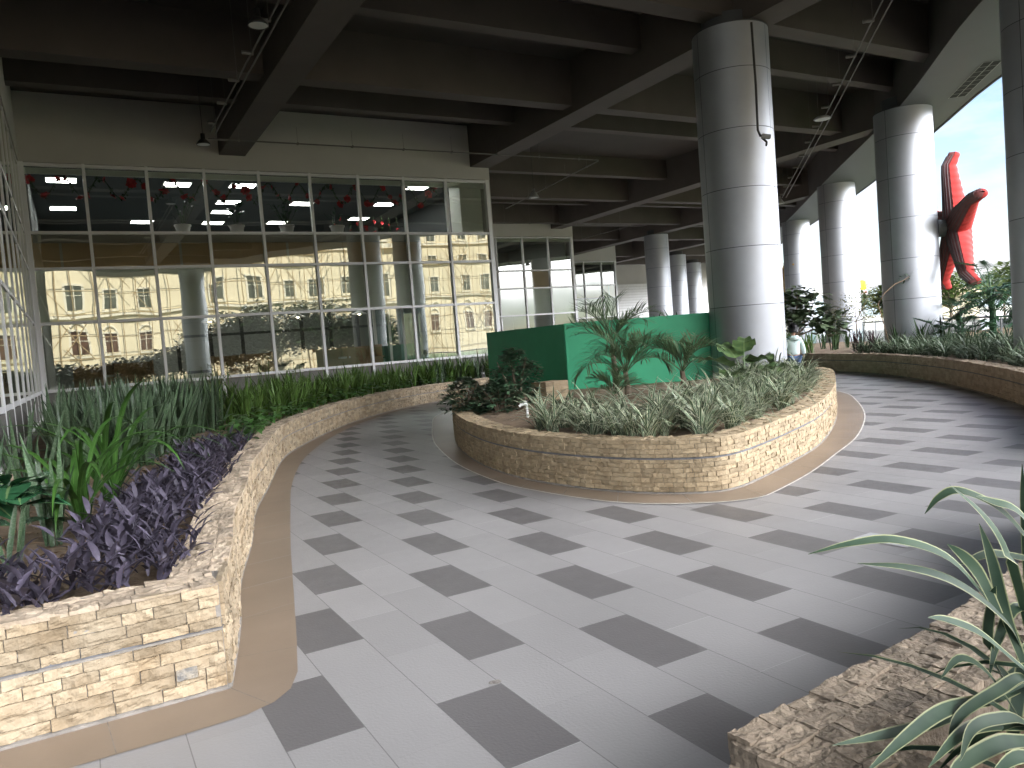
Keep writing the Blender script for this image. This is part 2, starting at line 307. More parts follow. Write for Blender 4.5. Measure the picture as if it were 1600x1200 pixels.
tag(mb.build('ground', K['ground']), 'open ground beyond the canopy', 'ground', kind='structure')

# ---------------------------------------------------------------- curves
def catmull(P, per=8):
    P = [Vector((p[0], p[1])) for p in P]; Q = [P[0]*2-P[1]] + P + [P[-1]*2-P[-2]]; o = []
    for i in range(1, len(Q)-2):
        a, b, c, d = Q[i-1:i+3]
        for k in range(per):
            t = k/per; o.append(.5*((2*b)+(c-a)*t+(2*a-5*b+4*c-d)*t*t+(3*b-a-3*c+d)*t**3))
    o.append(P[-1]); return o
class Path:
    def __init__(s, pts):
        s.p = [Vector((p[0], p[1])) for p in pts]; s.L = [0]
        for a, b in zip(s.p, s.p[1:]): s.L.append(s.L[-1]+(b-a).length)
        s.len = s.L[-1]; s.i = 0
    def at(s, d):
        d = min(max(d, 0), s.len-1e-6)
        lo, hi = 0, len(s.L)-1
        while hi-lo > 1:
            m_ = (lo+hi)//2
            if s.L[m_] <= d: lo = m_
            else: hi = m_
        a, b = s.p[lo], s.p[hi]; t = (d-s.L[lo])/max(1e-9, s.L[hi]-s.L[lo])
        p = a.lerp(b, t)
        def tg(i):
            i0, i1 = max(0, i-1), min(len(s.p)-1, i+1); return (s.p[i1]-s.p[i0]).normalized()
        q = tg(lo).lerp(tg(hi), t).normalized()
        return p, q, Vector((q.y, -q.x))      # point, tangent, right-hand (outward) normal
    def off(s, d, n=None):
        n = n or max(8, int(s.len/.15)); o = []
        for i in range(n+1):
            p, q, r = s.at(s.len*i/n); o.append(p + r*d)
        return o
def stone_wall(parent, segs, h=.485, th=.23, groove=.30, course=.052, blen=.15, near=False, cap_skip=(0, 0), nr=3, rough=1):
    """courses of split faced blocks along each segment, rough cap stones, mortar core with a grey groove"""
    sm = K['stone_near'] if near else K['stone']
    clad, cap, core, gro = MB(), MB(), MB(), MB()
    for si, path in enumerate(segs):
        nc = int(round((h-.02)/course)); gz = None
        zs = [.02 + i*(h-.02)/nc for i in range(nc+1)]
        gi = min(range(1, nc), key=lambda i: abs(zs[i]-groove))
        for c in range(nc):
            z0, z1 = zs[c]+.0015, zs[c+1]-.0015
            if c == gi: z0 += .009
            if c == gi-1: z1 -= .009
            d = -random.uniform(0, blen)
            while d < path.len:
                L_ = blen*random.uniform(.65, 1.35); a, b = max(0, d)+.002, min(path.len, d+L_)-.002; d += L_
                if b-a < .02: continue
                nx, nz_ = (9, 5) if near else (3, 2); br = random.uniform(-.002, .007); ph = random.random()*50; rows = []
                for iz in range(-1, nz_+2):
                    row = []
                    for ix in range(-1, nx+2):
                        e = iz < 0 or iz > nz_ or ix < 0 or ix > nx
                        tx = min(max(ix/nx, 0), 1); tz = min(max(iz/nz_, 0), 1)
                        p, q, r = path.at(a+(b-a)*tx); z = z0+(z1-z0)*tz
                        o = -.012 if e else .012+br+noise.noise(Vector((p.x*18+ph, p.y*18, z*24)))*(.012 if near else .011)+noise.noise(Vector((p.x*55+ph, p.y*55, z*60)))*(.007 if near else .005)
                        pp = p + r*o; row.append((pp.x, pp.y, z))
                    rows.append(row)
                clad.grid(rows)
        # cap: three rough rows
        d = cap_skip[0] if si else 0; end = path.len-(cap_skip[1] if si < len(segs)-1 else 0)
        for k in range(nr):
            w0, w1 = .02-(th+.02)*k/nr, .02-(th+.02)*(k+1)/nr; dd = d - random.uniform(0, blen)
            while dd < end:
                L_ = blen*random.uniform(.6, 1.4); a, b = max(d, dd)+.002, min(end, dd+L_)-.002; dd += L_
                if b-a < .02: continue
                nx, ny = (8, 6) if near else (2, 2); ph = random.random()*50; br = random.uniform(-.004, .006); rows = []
                for iy in range(-1, ny+2):
                    row = []
                    for ix in range(-1, nx+2):
                        e = iy < 0 or iy > ny or ix < 0 or ix > nx
                        p, q, r = path.at(a+(b-a)*min(max(ix/nx, 0), 1)); ww = w0-.0015+(w1-w0+.003)*min(max(iy/ny, 0), 1)
                        pp = p+r*ww; z = h-.012 if e else h+br+noise.noise(Vector((pp.x*20+ph, pp.y*20, ph)))*(.013 if near else .011)*rough+noise.noise(Vector((pp.x*60+ph, pp.y*60, ph)))*.007*rough
                        row.append((pp.x, pp.y, z))
                    rows.append(list(reversed(row)))
                cap.grid(rows)
        n = max(6, int(path.len/.12)); rows = []; g2 = []
        for i in range(n+1):
            p, q, r = path.at(path.len*i/n); a = p+r*.002; b = p-r*(th-.004); f = p+r*.02; g = p+r*.006
            rows.append([(f.x, f.y, .001), (f.x, f.y, .014), (a.x, a.y, .02), (a.x, a.y, h-.008), (b.x, b.y, h-.008), (b.x, b.y, .001)])
            g2.append([(g.x, g.y, groove-.02), (g.x, g.y, groove+.02)])
        core.grid(rows); core.face(list(reversed(rows[0]))); core.face(rows[-1]); gro.grid(g2)
    clad.build('stone_cladding', sm, parent); cap.build('cap_stones', K['capstone'] if near else K['stone'], parent)
    core.build('mortar_core', K['mortar'], parent); gro.build('groove_strip', K['groove'], parent)
def inside(x, y, poly):
    c = False; n = len(poly)
    for i in range(n):
        a, b = poly[i], poly[i-1]
        if (a[1] > y) != (b[1] > y) and x < (b[0]-a[0])*(y-a[1])/(b[1]-a[1])+a[0]: c = not c
    return c
def soil(name, poly, z, label, step=.12, amp=.035, mound=None):
    xs = [p[0] for p in poly]; ys = [p[1] for p in poly]; mb = MB(); x0, y0 = min(xs), min(ys); nx = int((max(xs)-x0)/step)+2; ny = int((max(ys)-y0)/step)+2
    idx = {}
    def vid(i, j):
        if (i, j) not in idx:
            x, y = x0+i*step, y0+j*step; zz = z+noise.noise(Vector((x*1.3, y*1.3, 3)))*amp+noise.noise(Vector((x*6, y*6, 9)))*amp*.4+noise.noise(Vector((x*15, y*15, 1)))*amp*.25
            if mound: zz += mound(x, y)
            idx[i, j] = len(mb.v); mb.v.append((x, y, zz))
        return idx[i, j]
    for i in range(nx):
        for j in range(ny):
            if inside(x0+(i+.5)*step, y0+(j+.5)*step, poly):
                mb.f.append((vid(i, j), vid(i+1, j), vid(i+1, j+1), vid(i, j+1))); mb.uv.append([(0, 0)]*4); mb.r.append(.5); mb.mi.append(0)
    return tag(mb.build(name, K['soil'], smooth=True), label, 'soil', kind='structure')

# left planter
LA = Path([(-6, 3.62), (.46, 3.62)])
LB = Path(catmull([(.46, 3.62), (.64, 4.42), (.80, 5.3), (1.08, 6.4), (1.38, 7.74), (1.76, 9.0), (2.28, 10.8), (2.7, 12), (3.23, 13.07), (3.9, 14.3), (5.0, 16.05), (6.36, 17.7), (7.7, 18.85), (9.1, 19.6), (10.65, 20.0), (12.3, 20.15)], 6))
pl = empty('planter_wall', (0, 0, 0), 'long curving cream stone planter wall with sharp front corner, below the large glass front', 'planter wall')
NEAR = Path(LB.off(0)[:int(2.4/.15)])
stone_wall(pl, [LA, LB], near=True, blen=.18, cap_skip=(.23, 0))
# one block has fallen off: grey mortar patch with broken remains, near the corner
mb = MB(); rows = []
for iz in range(5):
    rows.append([(.255+.085*ix/5, 3.618-.006-.026-noise.noise(Vector((ix*1.7, iz*2.1, 4)))*.008, .098+.05*iz/4) for ix in range(6)])
mb.grid(rows); mb.build('mortar_patch', mat('chipped_mortar', (.13, .127, .12), .9, col2=(.32, .28, .22), vscale=30, bump=.8, bscale=60), pl)
# island planter
IP = [(9.4, 17.3), (8.3, 16.4), (7.0, 14.9), (5.98, 12.9), (5.2, 11.25), (4.55, 9.65), (4.12, 8.1), (4.0, 7.0), (4.08, 6.2), (4.25, 5.6), (4.46, 5.25), (4.68, 5.04), (4.92, 4.98), (5.35, 5.10), (6.36, 5.53), (7.45, 6.08), (8.92, 7.05), (10.45, 8.2), (11.7, 9.2), (12.55, 10.0), (12.95, 10.9), (12.9, 12.0), (12.2, 13.9), (11.2, 16.2), (10.3, 17.3), (9.4, 17.3)]
IB = Path(catmull(IP, 5))
isl = empty('planter_wall', (0, 0, 0), 'rounded freestanding cream stone planter wall around the green boards and big column', 'planter wall')
stone_wall(isl, [IB], blen=.10, course=.044)
# far right planter
RP = [(21, 27), (19.3, 21), (18.5, 17.5), (18.15, 15.2), (17.6, 13.7), (16.97, 12.14), (16.25, 11.05), (15.34, 9.85), (14.5, 8.85), (13.3, 7.6), (11.5, 5.95), (9.6, 4.5), (8, 3.6)]
RB = Path(catmull(RP, 5))
rw = empty('planter_wall', (0, 0, 0), 'shaded brown planter wall curving past the outer columns', 'planter wall')
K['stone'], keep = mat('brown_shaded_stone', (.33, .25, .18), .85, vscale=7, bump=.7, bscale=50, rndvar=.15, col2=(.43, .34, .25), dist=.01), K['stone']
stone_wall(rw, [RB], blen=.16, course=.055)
K['stone'] = keep
# near right planter
FA = Path(catmull([(5.5, -1.6), (6.0, .2), (6.0, 1.6), (5.7, 2.4), (5.2, 2.6), (4.4, 2.05), (3.6, 1.72), (2.7, 1.49), (2.0, 1.375), (1.24, 1.30)], 6))
FB = Path([(1.24, 1.30), (1.27, .9), (1.36, .2), (1.5, -.8), (1.6, -1.6)])
fw = empty('planter_wall', (0, 0, 0), 'nearest stone planter wall with rough brown cap, in the lower right corner', 'planter wall')
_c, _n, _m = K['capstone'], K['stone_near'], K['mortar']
K['capstone'] = mat('shade_darkened_cap', (.15, .115, .08), .9, vscale=14, bump=.9, bscale=60, rndvar=.35, col2=(.28, .22, .155), dist=.012); K['stone_near'] = K['mortar'] = K['capstone']  # shade over this planter put into the cap colour; cladding and mortar share it
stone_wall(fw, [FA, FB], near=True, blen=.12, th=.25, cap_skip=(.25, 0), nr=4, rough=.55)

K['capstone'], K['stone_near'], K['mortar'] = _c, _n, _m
def band(name, A, B, label, n=90, z=.004, joint=.6):
    mb = MB(); pa, pb = Path(A), Path(B); nj = max(1, int(pa.len/joint)); n = nj*4
    for i in range(n):
        q = []
        for P_, k in ((pa, i), (pb, i), (pb, i+1), (pa, i+1)):
            e = .0035/P_.len; t = k/n + (e if k == i and i % 4 == 0 else -e if k == i+1 and (i+1) % 4 == 0 else 0)
            p = P_.at(P_.len*t)[0]; q.append((p.x, p.y, z))
        mb.face(list(reversed(q)), rnd=(hash((name, i//4)) % 100)/100)
    return tag(mb.build(name, K['tan']), label, 'border strip', kind='structure')
LS = catmull([(1.0, 4.62), (1.34, 6.13), (1.68, 7.55), (2.02, 8.92), (2.5, 10.5), (2.97, 11.75), (3.73, 13.38), (4.74, 15.19), (5.6, 16.4), (6.6, 17.6), (7.75, 18.7), (9.1, 19.5), (10.65, 19.9), (12.3, 20.05)], 5)
_p, _q, _r = LB.at(.95)
band('tan_border', [_p+_r*.015] + LB.off(.015)[7:], LS, 'tan tile strip along the foot of the long curving planter wall')
mb = MB(); cor = [(.47, 3.60), (-6, 3.60), (-6, 3.27), (.23, 3.27), (.48, 3.285), (.60, 3.33), (.69, 3.42), (.76, 3.58), (.86, 4.0), (1.0, 4.62)] + [tuple(LB.at(d)[0]+LB.at(d)[2]*.015) for d in (.95, .7, .4, .1)]
def poly_tri(mb, poly, z):
    from mathutils.geometry import tessellate_polygon
    tr = tessellate_polygon([[Vector((p[0], p[1], 0)) for p in poly]])
    for t_ in tr:
        q = [(poly[i][0], poly[i][1], z) for i in t_]
        nrm = (Vector(q[1])-Vector(q[0])).cross(Vector(q[2])-Vector(q[0]))
        mb.face(q if nrm.z > 0 else q[::-1], rnd=.5)
poly_tri(mb, cor, .004); tag(mb.build('tan_border', K['tan']), 'tan tile strip turning the front corner of the long planter', 'border strip', kind='structure')
mb = MB()
for a, b in (((.47, 3.595), (.58, 3.32)), ((-.02, 3.595), (.0, 3.275)), ((-.62, 3.595), (-.6, 3.275)), ((-1.22, 3.595), (-1.2, 3.275))):
    d = (Vector(b)-Vector(a)).normalized(); n_ = Vector((d.y, -d.x))*.0018
    mb.face([(*(Vector(p)+s*n_), .006) for p, s in ((a, 1), (b, 1), (b, -1), (a, -1))])
for d in (.35, .95):
    p, q, r = LB.at(d); e = p+r*.30
    mb.face([(*(Vector(p)+r*.02+q*.0015), .006), (*(Vector(p)+r*.02-q*.0015), .006), (*(e-q*.0015), .006), (*(e+q*.0015), .006)])
tag(mb.build('border_joints', K['mortar']), 'thin joints between the tan corner tiles', 'joint', kind='structure')
IS = catmull([(9.4, 17.9), (8.0, 16.9), (6.6, 15.2), (5.6, 13.1), (4.95, 11.6), (4.5, 10.4), (3.97, 8.6), (3.72, 7.1), (3.74, 6.3), (3.85, 5.6), (4.0, 5.18), (4.22, 4.9), (4.48, 4.68), (4.74, 4.575), (5.0, 4.6), (5.9, 4.95), (6.88, 5.43), (7.95, 5.98), (9.2, 6.78), (10.25, 7.55), (11.5, 8.6), (12.6, 9.65), (13.25, 10.8), (13.2, 12.1), (12.5, 14.1), (11.5, 16.6), (10.6, 17.9), (9.4, 17.9)], 5)
band('tan_border', IB.off(.015), IS, 'tan tile strip around the foot of the freestanding planter')
mb = MB(); P_ = Path(IS); rows = []
for i in range(300):
    p, q, r = P_.at(P_.len*i/299); rows.append([(*(p+r*.008), .008), (*(p-r*.008), .008)])
mb.grid(rows); tag(mb.build('pale_edging', K['edging']), 'thin pale line edging the tan strip around the freestanding planter', 'edging', kind='structure')
chip = MB(); c = onz(774, 1066); poly = [(c.x+.028*math.cos(a)*random.uniform(.7, 1.2), c.y+.022*math.sin(a)*random.uniform(.7, 1.2)) for a in [k*.628 for k in range(10)]]
poly_tri(chip, poly, .003); tag(chip.build('floor_chip', K['mortar']), 'small broken hole at a dark tile corner in the foreground', 'chip', kind='structure')

ht = [onz(x, y) for x, y in ((1333, 842), (1360, 833), (1442, 846), (1418, 857))]
mb = MB(); mb.face([(p.x, p.y, .005) for p in reversed(ht)]); tag(mb.build('loose_tile', mat('pale_tile', (.40, .40, .40), .4)), 'pale lifted tile edge near the curling leaf tip', 'tile', kind='structure')
lpoly = [tuple(p) for p in LA.off(-.2)] + [tuple(p) for p in LB.off(-.2)][2:] + [(12.3, 22.2), (-.9, 22.2), (-.9, 7.5), (-6, 7.5)]
soil('soil_bed', lpoly, .40, 'dry brown soil in the long planter before the glass front')
ipoly = [tuple(p) for p in IB.off(-.2)]
soil('soil_bed', ipoly, .40, 'dry soil inside the freestanding planter', mound=lambda x, y: .10*math.exp(-((x-8)**2+(y-9)**2)/9))
rpoly = [tuple(p) for p in RB.off(-.2)] + [(9.5, 1.0), (14.2, 3.2), (19.5, 9.7), (23, 14), (28, 21), (27, 27)]
soil('soil_bed', rpoly, .42, 'brown soil among the plants of the outer planter', step=.22)
fpoly = [tuple(p) for p in FA.off(-.2)] + [tuple(p) for p in FB.off(-.2)]
soil('soil_bed', fpoly, .33, 'dark soil in the nearest planter', step=.1)

# ---------------------------------------------------------------- canopy
can = empty('canopy_roof', (11.6, 11, 7), 'dark brown grey concrete canopy with deep crossing beams over the walkway', 'canopy')
co_ = can.location.copy()
def part(mb, name, m_, par=can, off=co_, **kw):
    return shift(mb, off).build(name, m_, par, **kw)
mid = [((a[0]+b[0])/2, (a[1]+b[1])/2) for a, b in zip(OUTER, INNER)]
mb = MB(); mb.prism(mid + [(62, 72), (-14, 72), (-14, 7)], 8.35, 8.9); part(mb, 'roof_slab', K['roof'])
mo, mi_ = Path(catmull([OUTER[0], (-9.6, -3.3)] + OUTER[1:], 6)), Path(catmull([INNER[0], (-8.6, -1.9)] + INNER[1:], 6)); n = 90; mb = MB(); rows = []
for i in range(n+1):
    a, b = mo.at(mo.len*i/n)[0], mi_.at(mi_.len*i/n)[0]; rows.append([(b.x, b.y, 8.36), (b.x, b.y, 6.95), (a.x, a.y, 6.95), (a.x, a.y, 9.3), (b.x, b.y, 9.3)])
inner_face = MB(); inner_face.grid([r[0:2] for r in rows]); part(inner_face, 'edge_beam', K['roof'])
mb = MB(); mb.grid([r[1:] for r in rows]); part(mb, 'soffit_band', K['soffit'])
mb = MB(); rows = []
for i in range(n+1):
    p, q, r = mo.at(mo.len*i/n); rows.append([(*(p+r*.0), 6.93), (*(p+r*.06), 6.93), (*(p+r*.06), 7.12), (*(p+r*.0), 7.12)])
mb.grid(rows); part(mb, 'drip_trim', K['seam'])
def xedge(y):
    best = 60
    for a, b in zip(mid, mid[1:]):
        if (a[1]-y)*(b[1]-y) <= 0 and abs(a[1]-b[1]) > 1e-6:
            best = a[0]+(b[0]-a[0])*(y-a[1])/(b[1]-a[1])
    return best
def ymin(x):
    for a, b in zip(mid, mid[1:]):
        if (a[0]-x)*(b[0]-x) <= 0 and abs(a[0]-b[0]) > 1e-6: return a[1]+(b[1]-a[1])*(x-a[0])/(b[0]-a[0])
    return -4
for x in (4.22, 11.75, 22.0, 30.0, 37.5):
    ye = 22.0 if x < 12.1 else 33.4 if x < 23 else 60
    mb = MB(); mb.box(x-.34, ymin(x), 7.06, x+.34, ye, 8.36); part(mb, 'main_beam', K['beam'])
ys = [.05, 2.8, 5.45, 8.2, 10.95, 13.6, 16.4, 19.2, 21.8+5.4*1, 24.6, 30, 32.8, 35.6, 38.3, 41.2, 46.5, 52]
for y in ys:
    deep = y in (.05, 5.45, 10.95, 16.4, 27.2, 32.8, 38.3, 46.5, 52) or abs(y-27.2) < .01
    x0 = -9.1 if y < 7 else -14 if y < 22 else 12.0 if y < 33.4 else 22.95 if y < 44 else 33
    wdt, zb = (.22, 7.24) if deep else (.17, 7.62)
    mb = MB(); mb.box(x0, y-wdt, zb, xedge(y), y+wdt, 8.36); part(mb, 'cross_beam', K['beam'])
mb = MB(); fr = MB()
p0, p1 = Vector((18.75, 9.85)), Vector((21.0, 12.1)); d = (p1-p0).normalized(); nn_ = Vector((d.y, -d.x))
for k in range(9):
    a = p0+d*(k*.36)-nn_*.35; rows = []
    fr.face([(*(a), 6.935), (*(a+d*.02), 6.935), (*(a+d*.02+nn_*.42), 6.935), (*(a+nn_*.42), 6.935)])
for k in range(3):
    a = p0-nn_*.35+nn_*(k*.2); fr.face([(*a, 6.937), (*(a+nn_*.02), 6.937), (*(a+nn_*.02+d*2.9), 6.937), (*(a+d*2.9), 6.937)])
a = p0-nn_*.35; mb.face([(*a, 6.943), (*(a+d*2.9), 6.943), (*(a+d*2.9+nn_*.42), 6.943), (*(a+nn_*.42), 6.943)])
g = part(mb, 'vent_grille', mat('vent_shadow', (.012, .012, .014), .9)); shift(fr, co_).build('grille_frame', K['lampgrey'], g)

# ---------------------------------------------------------------- columns
def column(loc, r, z0, z1, label, rot=0):
    root = empty('round_column', (loc[0], loc[1], z0), label, 'column', 'metal clad round columns', rot)
    core = MB(); core.lathe([(r-.012, 0), (r-.012, z1-z0)], 48); core.lathe([(r*.72, z1-z0-.001), (r*.72, 7.3-z0)], 24); core.build('joint_core', K['seam'], root, smooth=True)
    clad = MB(); H = 1.1; zz = .7 - z0; segs = [0]
    while zz < z1-z0: segs.append(zz) if zz > .25 else None; zz += H
    segs.append(z1-z0)
    for a, b in zip(segs, segs[1:]):
        for k in range(3):
            a0, a1 = k*2*math.pi/3+.006/r, (k+1)*2*math.pi/3-.006/r; n = 16
            t0 = random.uniform(-.004, .004); t1 = random.uniform(-.003, .003); rv = random.random(); rows = []
            for z, e in ((a+.006, 0), ((a+b)/2, random.uniform(-.0006, .0006)), (b-.006, 0)):
                rows.append([((r+e)*math.cos(a0+(a1-a0)*i/n)+t0*(z-a)*.3, (r+e)*math.sin(a0+(a1-a0)*i/n)+t1*(z-a)*.3, z) for i in range(n+1)])
            clad.grid(rows, rnd=rv)
    o = clad.build('metal_cladding', K['steel'], root, smooth=True)
    cp = MB(); cp.lathe([(0, z1-z0), (r, z1-z0), (r, z1-z0+.02), (r*.7, z1-z0+.02)], 40); cp.build('top_plate', K['seam'], root)
    return root
p1 = column((11.55, 11.0), .71, .35, 7.02, 'biggest metal column, rising out of the freestanding planter beside the green boards', R(-72))
column((20.5, 13.4), .735, .35, 6.95, 'metal column beside the red starfish in the outer planter', R(-62))
column((28.3, 21.6), .735, .35, 6.95, 'metal column between the yellow sign and the round leaved tree', R(-62))
column((35.6, 29.9), .735, .0, 6.95, 'metal column with the gold starfish peeping out behind it', R(-62))
column((15.12, 7.1), .735, .35, 6.95, 'metal column cut by the right edge of the photo', R(170))
column((30.05, 35.2), .70, .0, 7.02, 'small distant metal column just above the palm, before the far glass', R(-72))
column((39.9, 44.6), .70, .0, 7.02, 'tiny far column between the palm column and the biggest column', R(-72))
column((46.5, 50), .70, .0, 7.02, 'far pale column at the end of the hall, beside the white shutter', R(-72))
column((6.2, -2.9), .71, .0, 7.02, 'metal column behind the viewer, mirrored in the glass front', R(30))

# cable and security camera on the big column
sc = empty('security_camera', tuple(atd(1190, 213, 13.75)), 'small camera on the biggest column at the end of a black cable', 'camera')
base = Vector(sc.location)
mb = MB(); mb.tube([(-.02, -.02, 0), (.1, -.10, -.03)], .045, 10); mb.build('camera_body', K['lampgrey'], sc)
mb = MB(); mb.tube([(.09, -.09, -.028), (.108, -.108, -.033)], .03, 10); mb.build('camera_lens', K['black'], sc)
mb = MB(); mb.tube([(0, .02, 0), (-.03, .05, .12), (.0, .06, .9), (-.03, .05, 2.0)], .022, 6)
mb.tube([(0, 0, -.02), (.1, -.02, -.1), (.22, .1, -.12)], .02, 6); mb.build('cable', K['black'], sc)

# ---------------------------------------------------------------- glass fronts
def glass_front(name, label, P, ss, zs, backing=True, dens=None, base_z=0, top=8.36, end_post=True, wall_ext=(0, 0), root_at=(0, 0), mw=.07, lean=None, prot=.065):
    """P(s, d, z) -> world; s along, d towards the viewer"""
    rt = Vector((*P(root_at[0], 0, 0)[:2], 0)); root = empty(name, tuple(rt), label, 'glass front')
    def BX(mb, s0, d0, z0, s1, d1, z1):
        q = [Vector(P(s, d, z)) for z in (z0, z1) for d in (d0, d1) for s in (s0, s1)]
        lo = [min(v[i] for v in q) for i in range(3)]; hi = [max(v[i] for v in q) for i in range(3)]; mb.box(*lo, *hi)
    def put(mb, nm, m_, par=root, **kw): return shift(mb, rt).build(nm, m_, par, **kw)
    s0, s1 = ss[0], ss[-1]
    mb = MB(); BX(mb, s0-wall_ext[0], -.3, zs[0]+.06, s1+wall_ext[1], .03, top); put(mb, 'plaster_band', K['wallp'])
    mb = MB(); BX(mb, s0-.05, -.2, base_z, s1+.05, .0, zs[-1]-.05); put(mb, 'base_wall', K['base'])
    for i, s in enumerate(ss):
        e = .06 if i in (0, len(ss)-1) and end_post else mw/2
        mb = MB(); BX(mb, s-e, -.06, .5, s+e, prot+(.01 if i in (0, len(ss)-1) else 0), zs[0]+.05); put(mb, 'mullion', K['frame'])
    for z in zs:
        mb = MB(); BX(mb, s0+.01, -.055, z-.035, s1-.01, prot-.007, z+.035); put(mb, 'transom', K['frame'])
    mb = MB(); BX(mb, s0+.01, -.055, .52, s1-.01, prot-.007, .58); put(mb, 'transom', K['frame'])
    for i in range(len(ss)-1):
        for k in range(len(zs)-1):
            t1, t2 = random.uniform(-.0022, .0022), random.uniform(-.0016, .0016)+(lean(i, k) if lean else 0); a, b = ss[i]+.02, ss[i+1]-.02; c, d = zs[k+1]+.02, zs[k]-.02
            nx, ny = 5, 5; rows = []
            for y in range(ny+1):
                row = []
                for x in range(nx+1):
                    fx, fy = x/nx*2-1, y/ny*2-1; bow = .0013*(1-fx*fx)*(1-fy*fy)*(1 if (i*7+k*3) % 3 else -1)
                    row.append(P(a+(b-a)*x/nx, -.01+t1*fx*(b-a)/2+t2*fy*(d-c)/2+bow, c+(d-c)*y/ny))
                rows.append(row)
            mb = MB(); mb.grid(rows); put(mb, 'glass_pane', K['glass'], smooth=True)
    if backing:
        for i in range(len(ss)-1):
            mb = MB(); BX(mb, ss[i]+.04, -.16, zs[0]-.19, ss[i+1]-.04, -.07, zs[0]-.05); put(mb, 'blind_box', K['frost'])
        for i in range(len(ss)-1):
            a, b = ss[i], ss[i+1]
            mb = MB(); BX(mb, a+.005, -.155, zs[2]+.04, b-.005, -.14, zs[1]-.04); put(mb, 'spandrel_panel', K['brownpanel'])
            if i % 2 == 0:
                mb = MB(); BX(mb, a+.62, -.138, zs[2]+.05, a+.68, -.11, zs[1]-.04); put(mb, 'spandrel_strip', K['palepanel'])
            mb = MB(); BX(mb, a+.005, -.13, zs[3]-.02, b-.005, -.12, zs[2]-.01); put(mb, 'frosted_panel', K['frost'])
    return root
ZS = [6.62, 4.98, 4.10, 2.77, 1.13]
S1 = [-.68, .64, 2.06, 3.45, 4.86, 6.27, 7.68, 9.10, 10.51, 11.95]
glass_front('glazed_facade', 'largest glass front, nine panes wide, facing the long planter', lambda s, d, z: (s, 22-d, z), S1, ZS, wall_ext=(.3, .12), lean=lambda i, k: (0, .006+.0025*(i-2), .004, 0)[k] if i > 2 else 0)
S2 = [12.4, 13.9, 15.4, 16.9, 18.4, 19.9, 21.4, 22.85]
glass_front('glazed_facade', 'middle glass front set back just above the dark green board', lambda s, d, z: (s, 33.4-d, z), S2, ZS, wall_ext=(.4, .12))
S3 = [23.6, 25.1, 26.6, 28.1, 29.6, 31.1, 32.6, 33.8]
glass_front('glazed_facade', 'farthest glass front, reflecting blue sky behind the palm', lambda s, d, z: (s, 44.2-d, z), S3, ZS, wall_ext=(.6, .12))
SL = [6.4 + 1.41*i for i in range(11)] + [21.9]
glass_front('glazed_facade', 'glass side wall with dense white bars at the left edge, meeting the largest front', lambda s, d, z: (-.74+d, s, z), SL, ZS, wall_ext=(0, .1), root_at=(10, 0), mw=.07, prot=.008)
def wallbox(name, b, label, m_='wallp'):
    o = Vector((b[0], b[1], b[2])); mb = MB(); mb.box(*b); return tag(shift(mb, o).build(name, K[m_], loc=tuple(o)), label, 'wall', kind='structure')
wallbox('wall', (12.02, 22.31, 0, 12.25, 33.08, 8.36), 'plain side wall between the first and second glass fronts')
wallbox('wall', (22.97, 33.72, 0, 23.2, 43.88, 8.36), 'plain side wall between the second and third glass fronts')
wallbox('wall', (33.95, 44.5, 0, 34.2, 60, 8.36), 'plain side wall beyond the farthest glass front')
wallbox('wall', (34.3, 58, 0, 58, 58.3, 8.36), 'far end wall of the hall')

# ---------------------------------------------------------------- rooms behind the glass
def room(x0, x1, y0, depth, zf, zc, nm, back='roomwall'):
    y1 = y0+depth
    for b, m_, l in (((x0, y0, zc, x1, y1, zc+.1), 'room', 'ceiling'), ((x0, y1, zf, x1, y1+.1, zc), back, 'back wall'), ((x0, y0, zf-.1, x1, y1, zf), 'room', 'floor'),
                     ((x0-.1, y0, zf, x0, y1, zc), back, 'left wall'), ((x1, y0, zf, x1+.1, y1, zc), back, 'right wall')):
        wallbox('room_wall' if 'wall' in l else 'room_'+l, b, 'inner %s of the %s' % (l, nm), m_)
room(-.6, 11.9, 22.55, 11, 4.5, 6.75, 'upper room behind the largest glass front', 'room')
room(-.6, 11.9, 22.45, 8, .3, 4.0, 'ground floor office behind the largest glass front')
room(12.35, 22.8, 33.95, 6, .3, 6.75, 'room behind the middle glass front', 'roomwall')
room(23.3, 33.8, 44.75, 6, .3, 6.75, 'room behind the farthest glass front', 'room')
room(-8, -1.2, 6.4, 15.3, 4.5, 6.75, 'upper room behind the side glass', 'room')
room(-8, -1.2, 6.5, 15.1, .3, 4.0, 'ground floor room behind the side glass')
wallbox('room_slab', (-.6, 22.06, 4.75, 11.03, 22.54, 4.95), 'window ledge under the potted plants', 'wallp')
def lightpanel(proto, loc, label, group='ceiling light panels behind the glass'):
    if proto is None:
        r = empty('ceiling_light', loc, label, 'ceiling light', group)
        mb = MB(); mb.box(-.38, -.32, -.03, .38, -.29, .0); mb.box(-.38, .29, -.03, .38, .32, 0); mb.box(-.38, -.29, -.03, -.35, .29, 0); mb.box(.35, -.29, -.03, .38, .29, 0); mb.build('frame', K['white'], r)
        mb = MB(); mb.box(-.35, -.29, -.022, .35, .29, -.004); mb.build('diffuser', K['panel_light'], r); return r
    r = copy_tree(proto); r.location = loc; r['label'] = label; r['group'] = group; return r
lp = None
for x, y in ((-.1, 24.1), (-.1, 28.1), (2.8, 24.2), (4.6, 24.1), (2.3, 30.4), (4.6, 26.6), (4.7, 28.3), (4.7, 30.5), (7.0, 26.6), (7.0, 30.3), (9.9, 26.4), (9.9, 29.3), (10.0, 23.6)):
    q = lightpanel(lp, (x+.25, y, 6.748), 'bright rectangular ceiling light seen through the top row of the largest glass front'); lp = lp or q
olight = mat('office_light_diffuser', (.9, .9, .9), .5, emit=((1, 1, .95), 3.5))
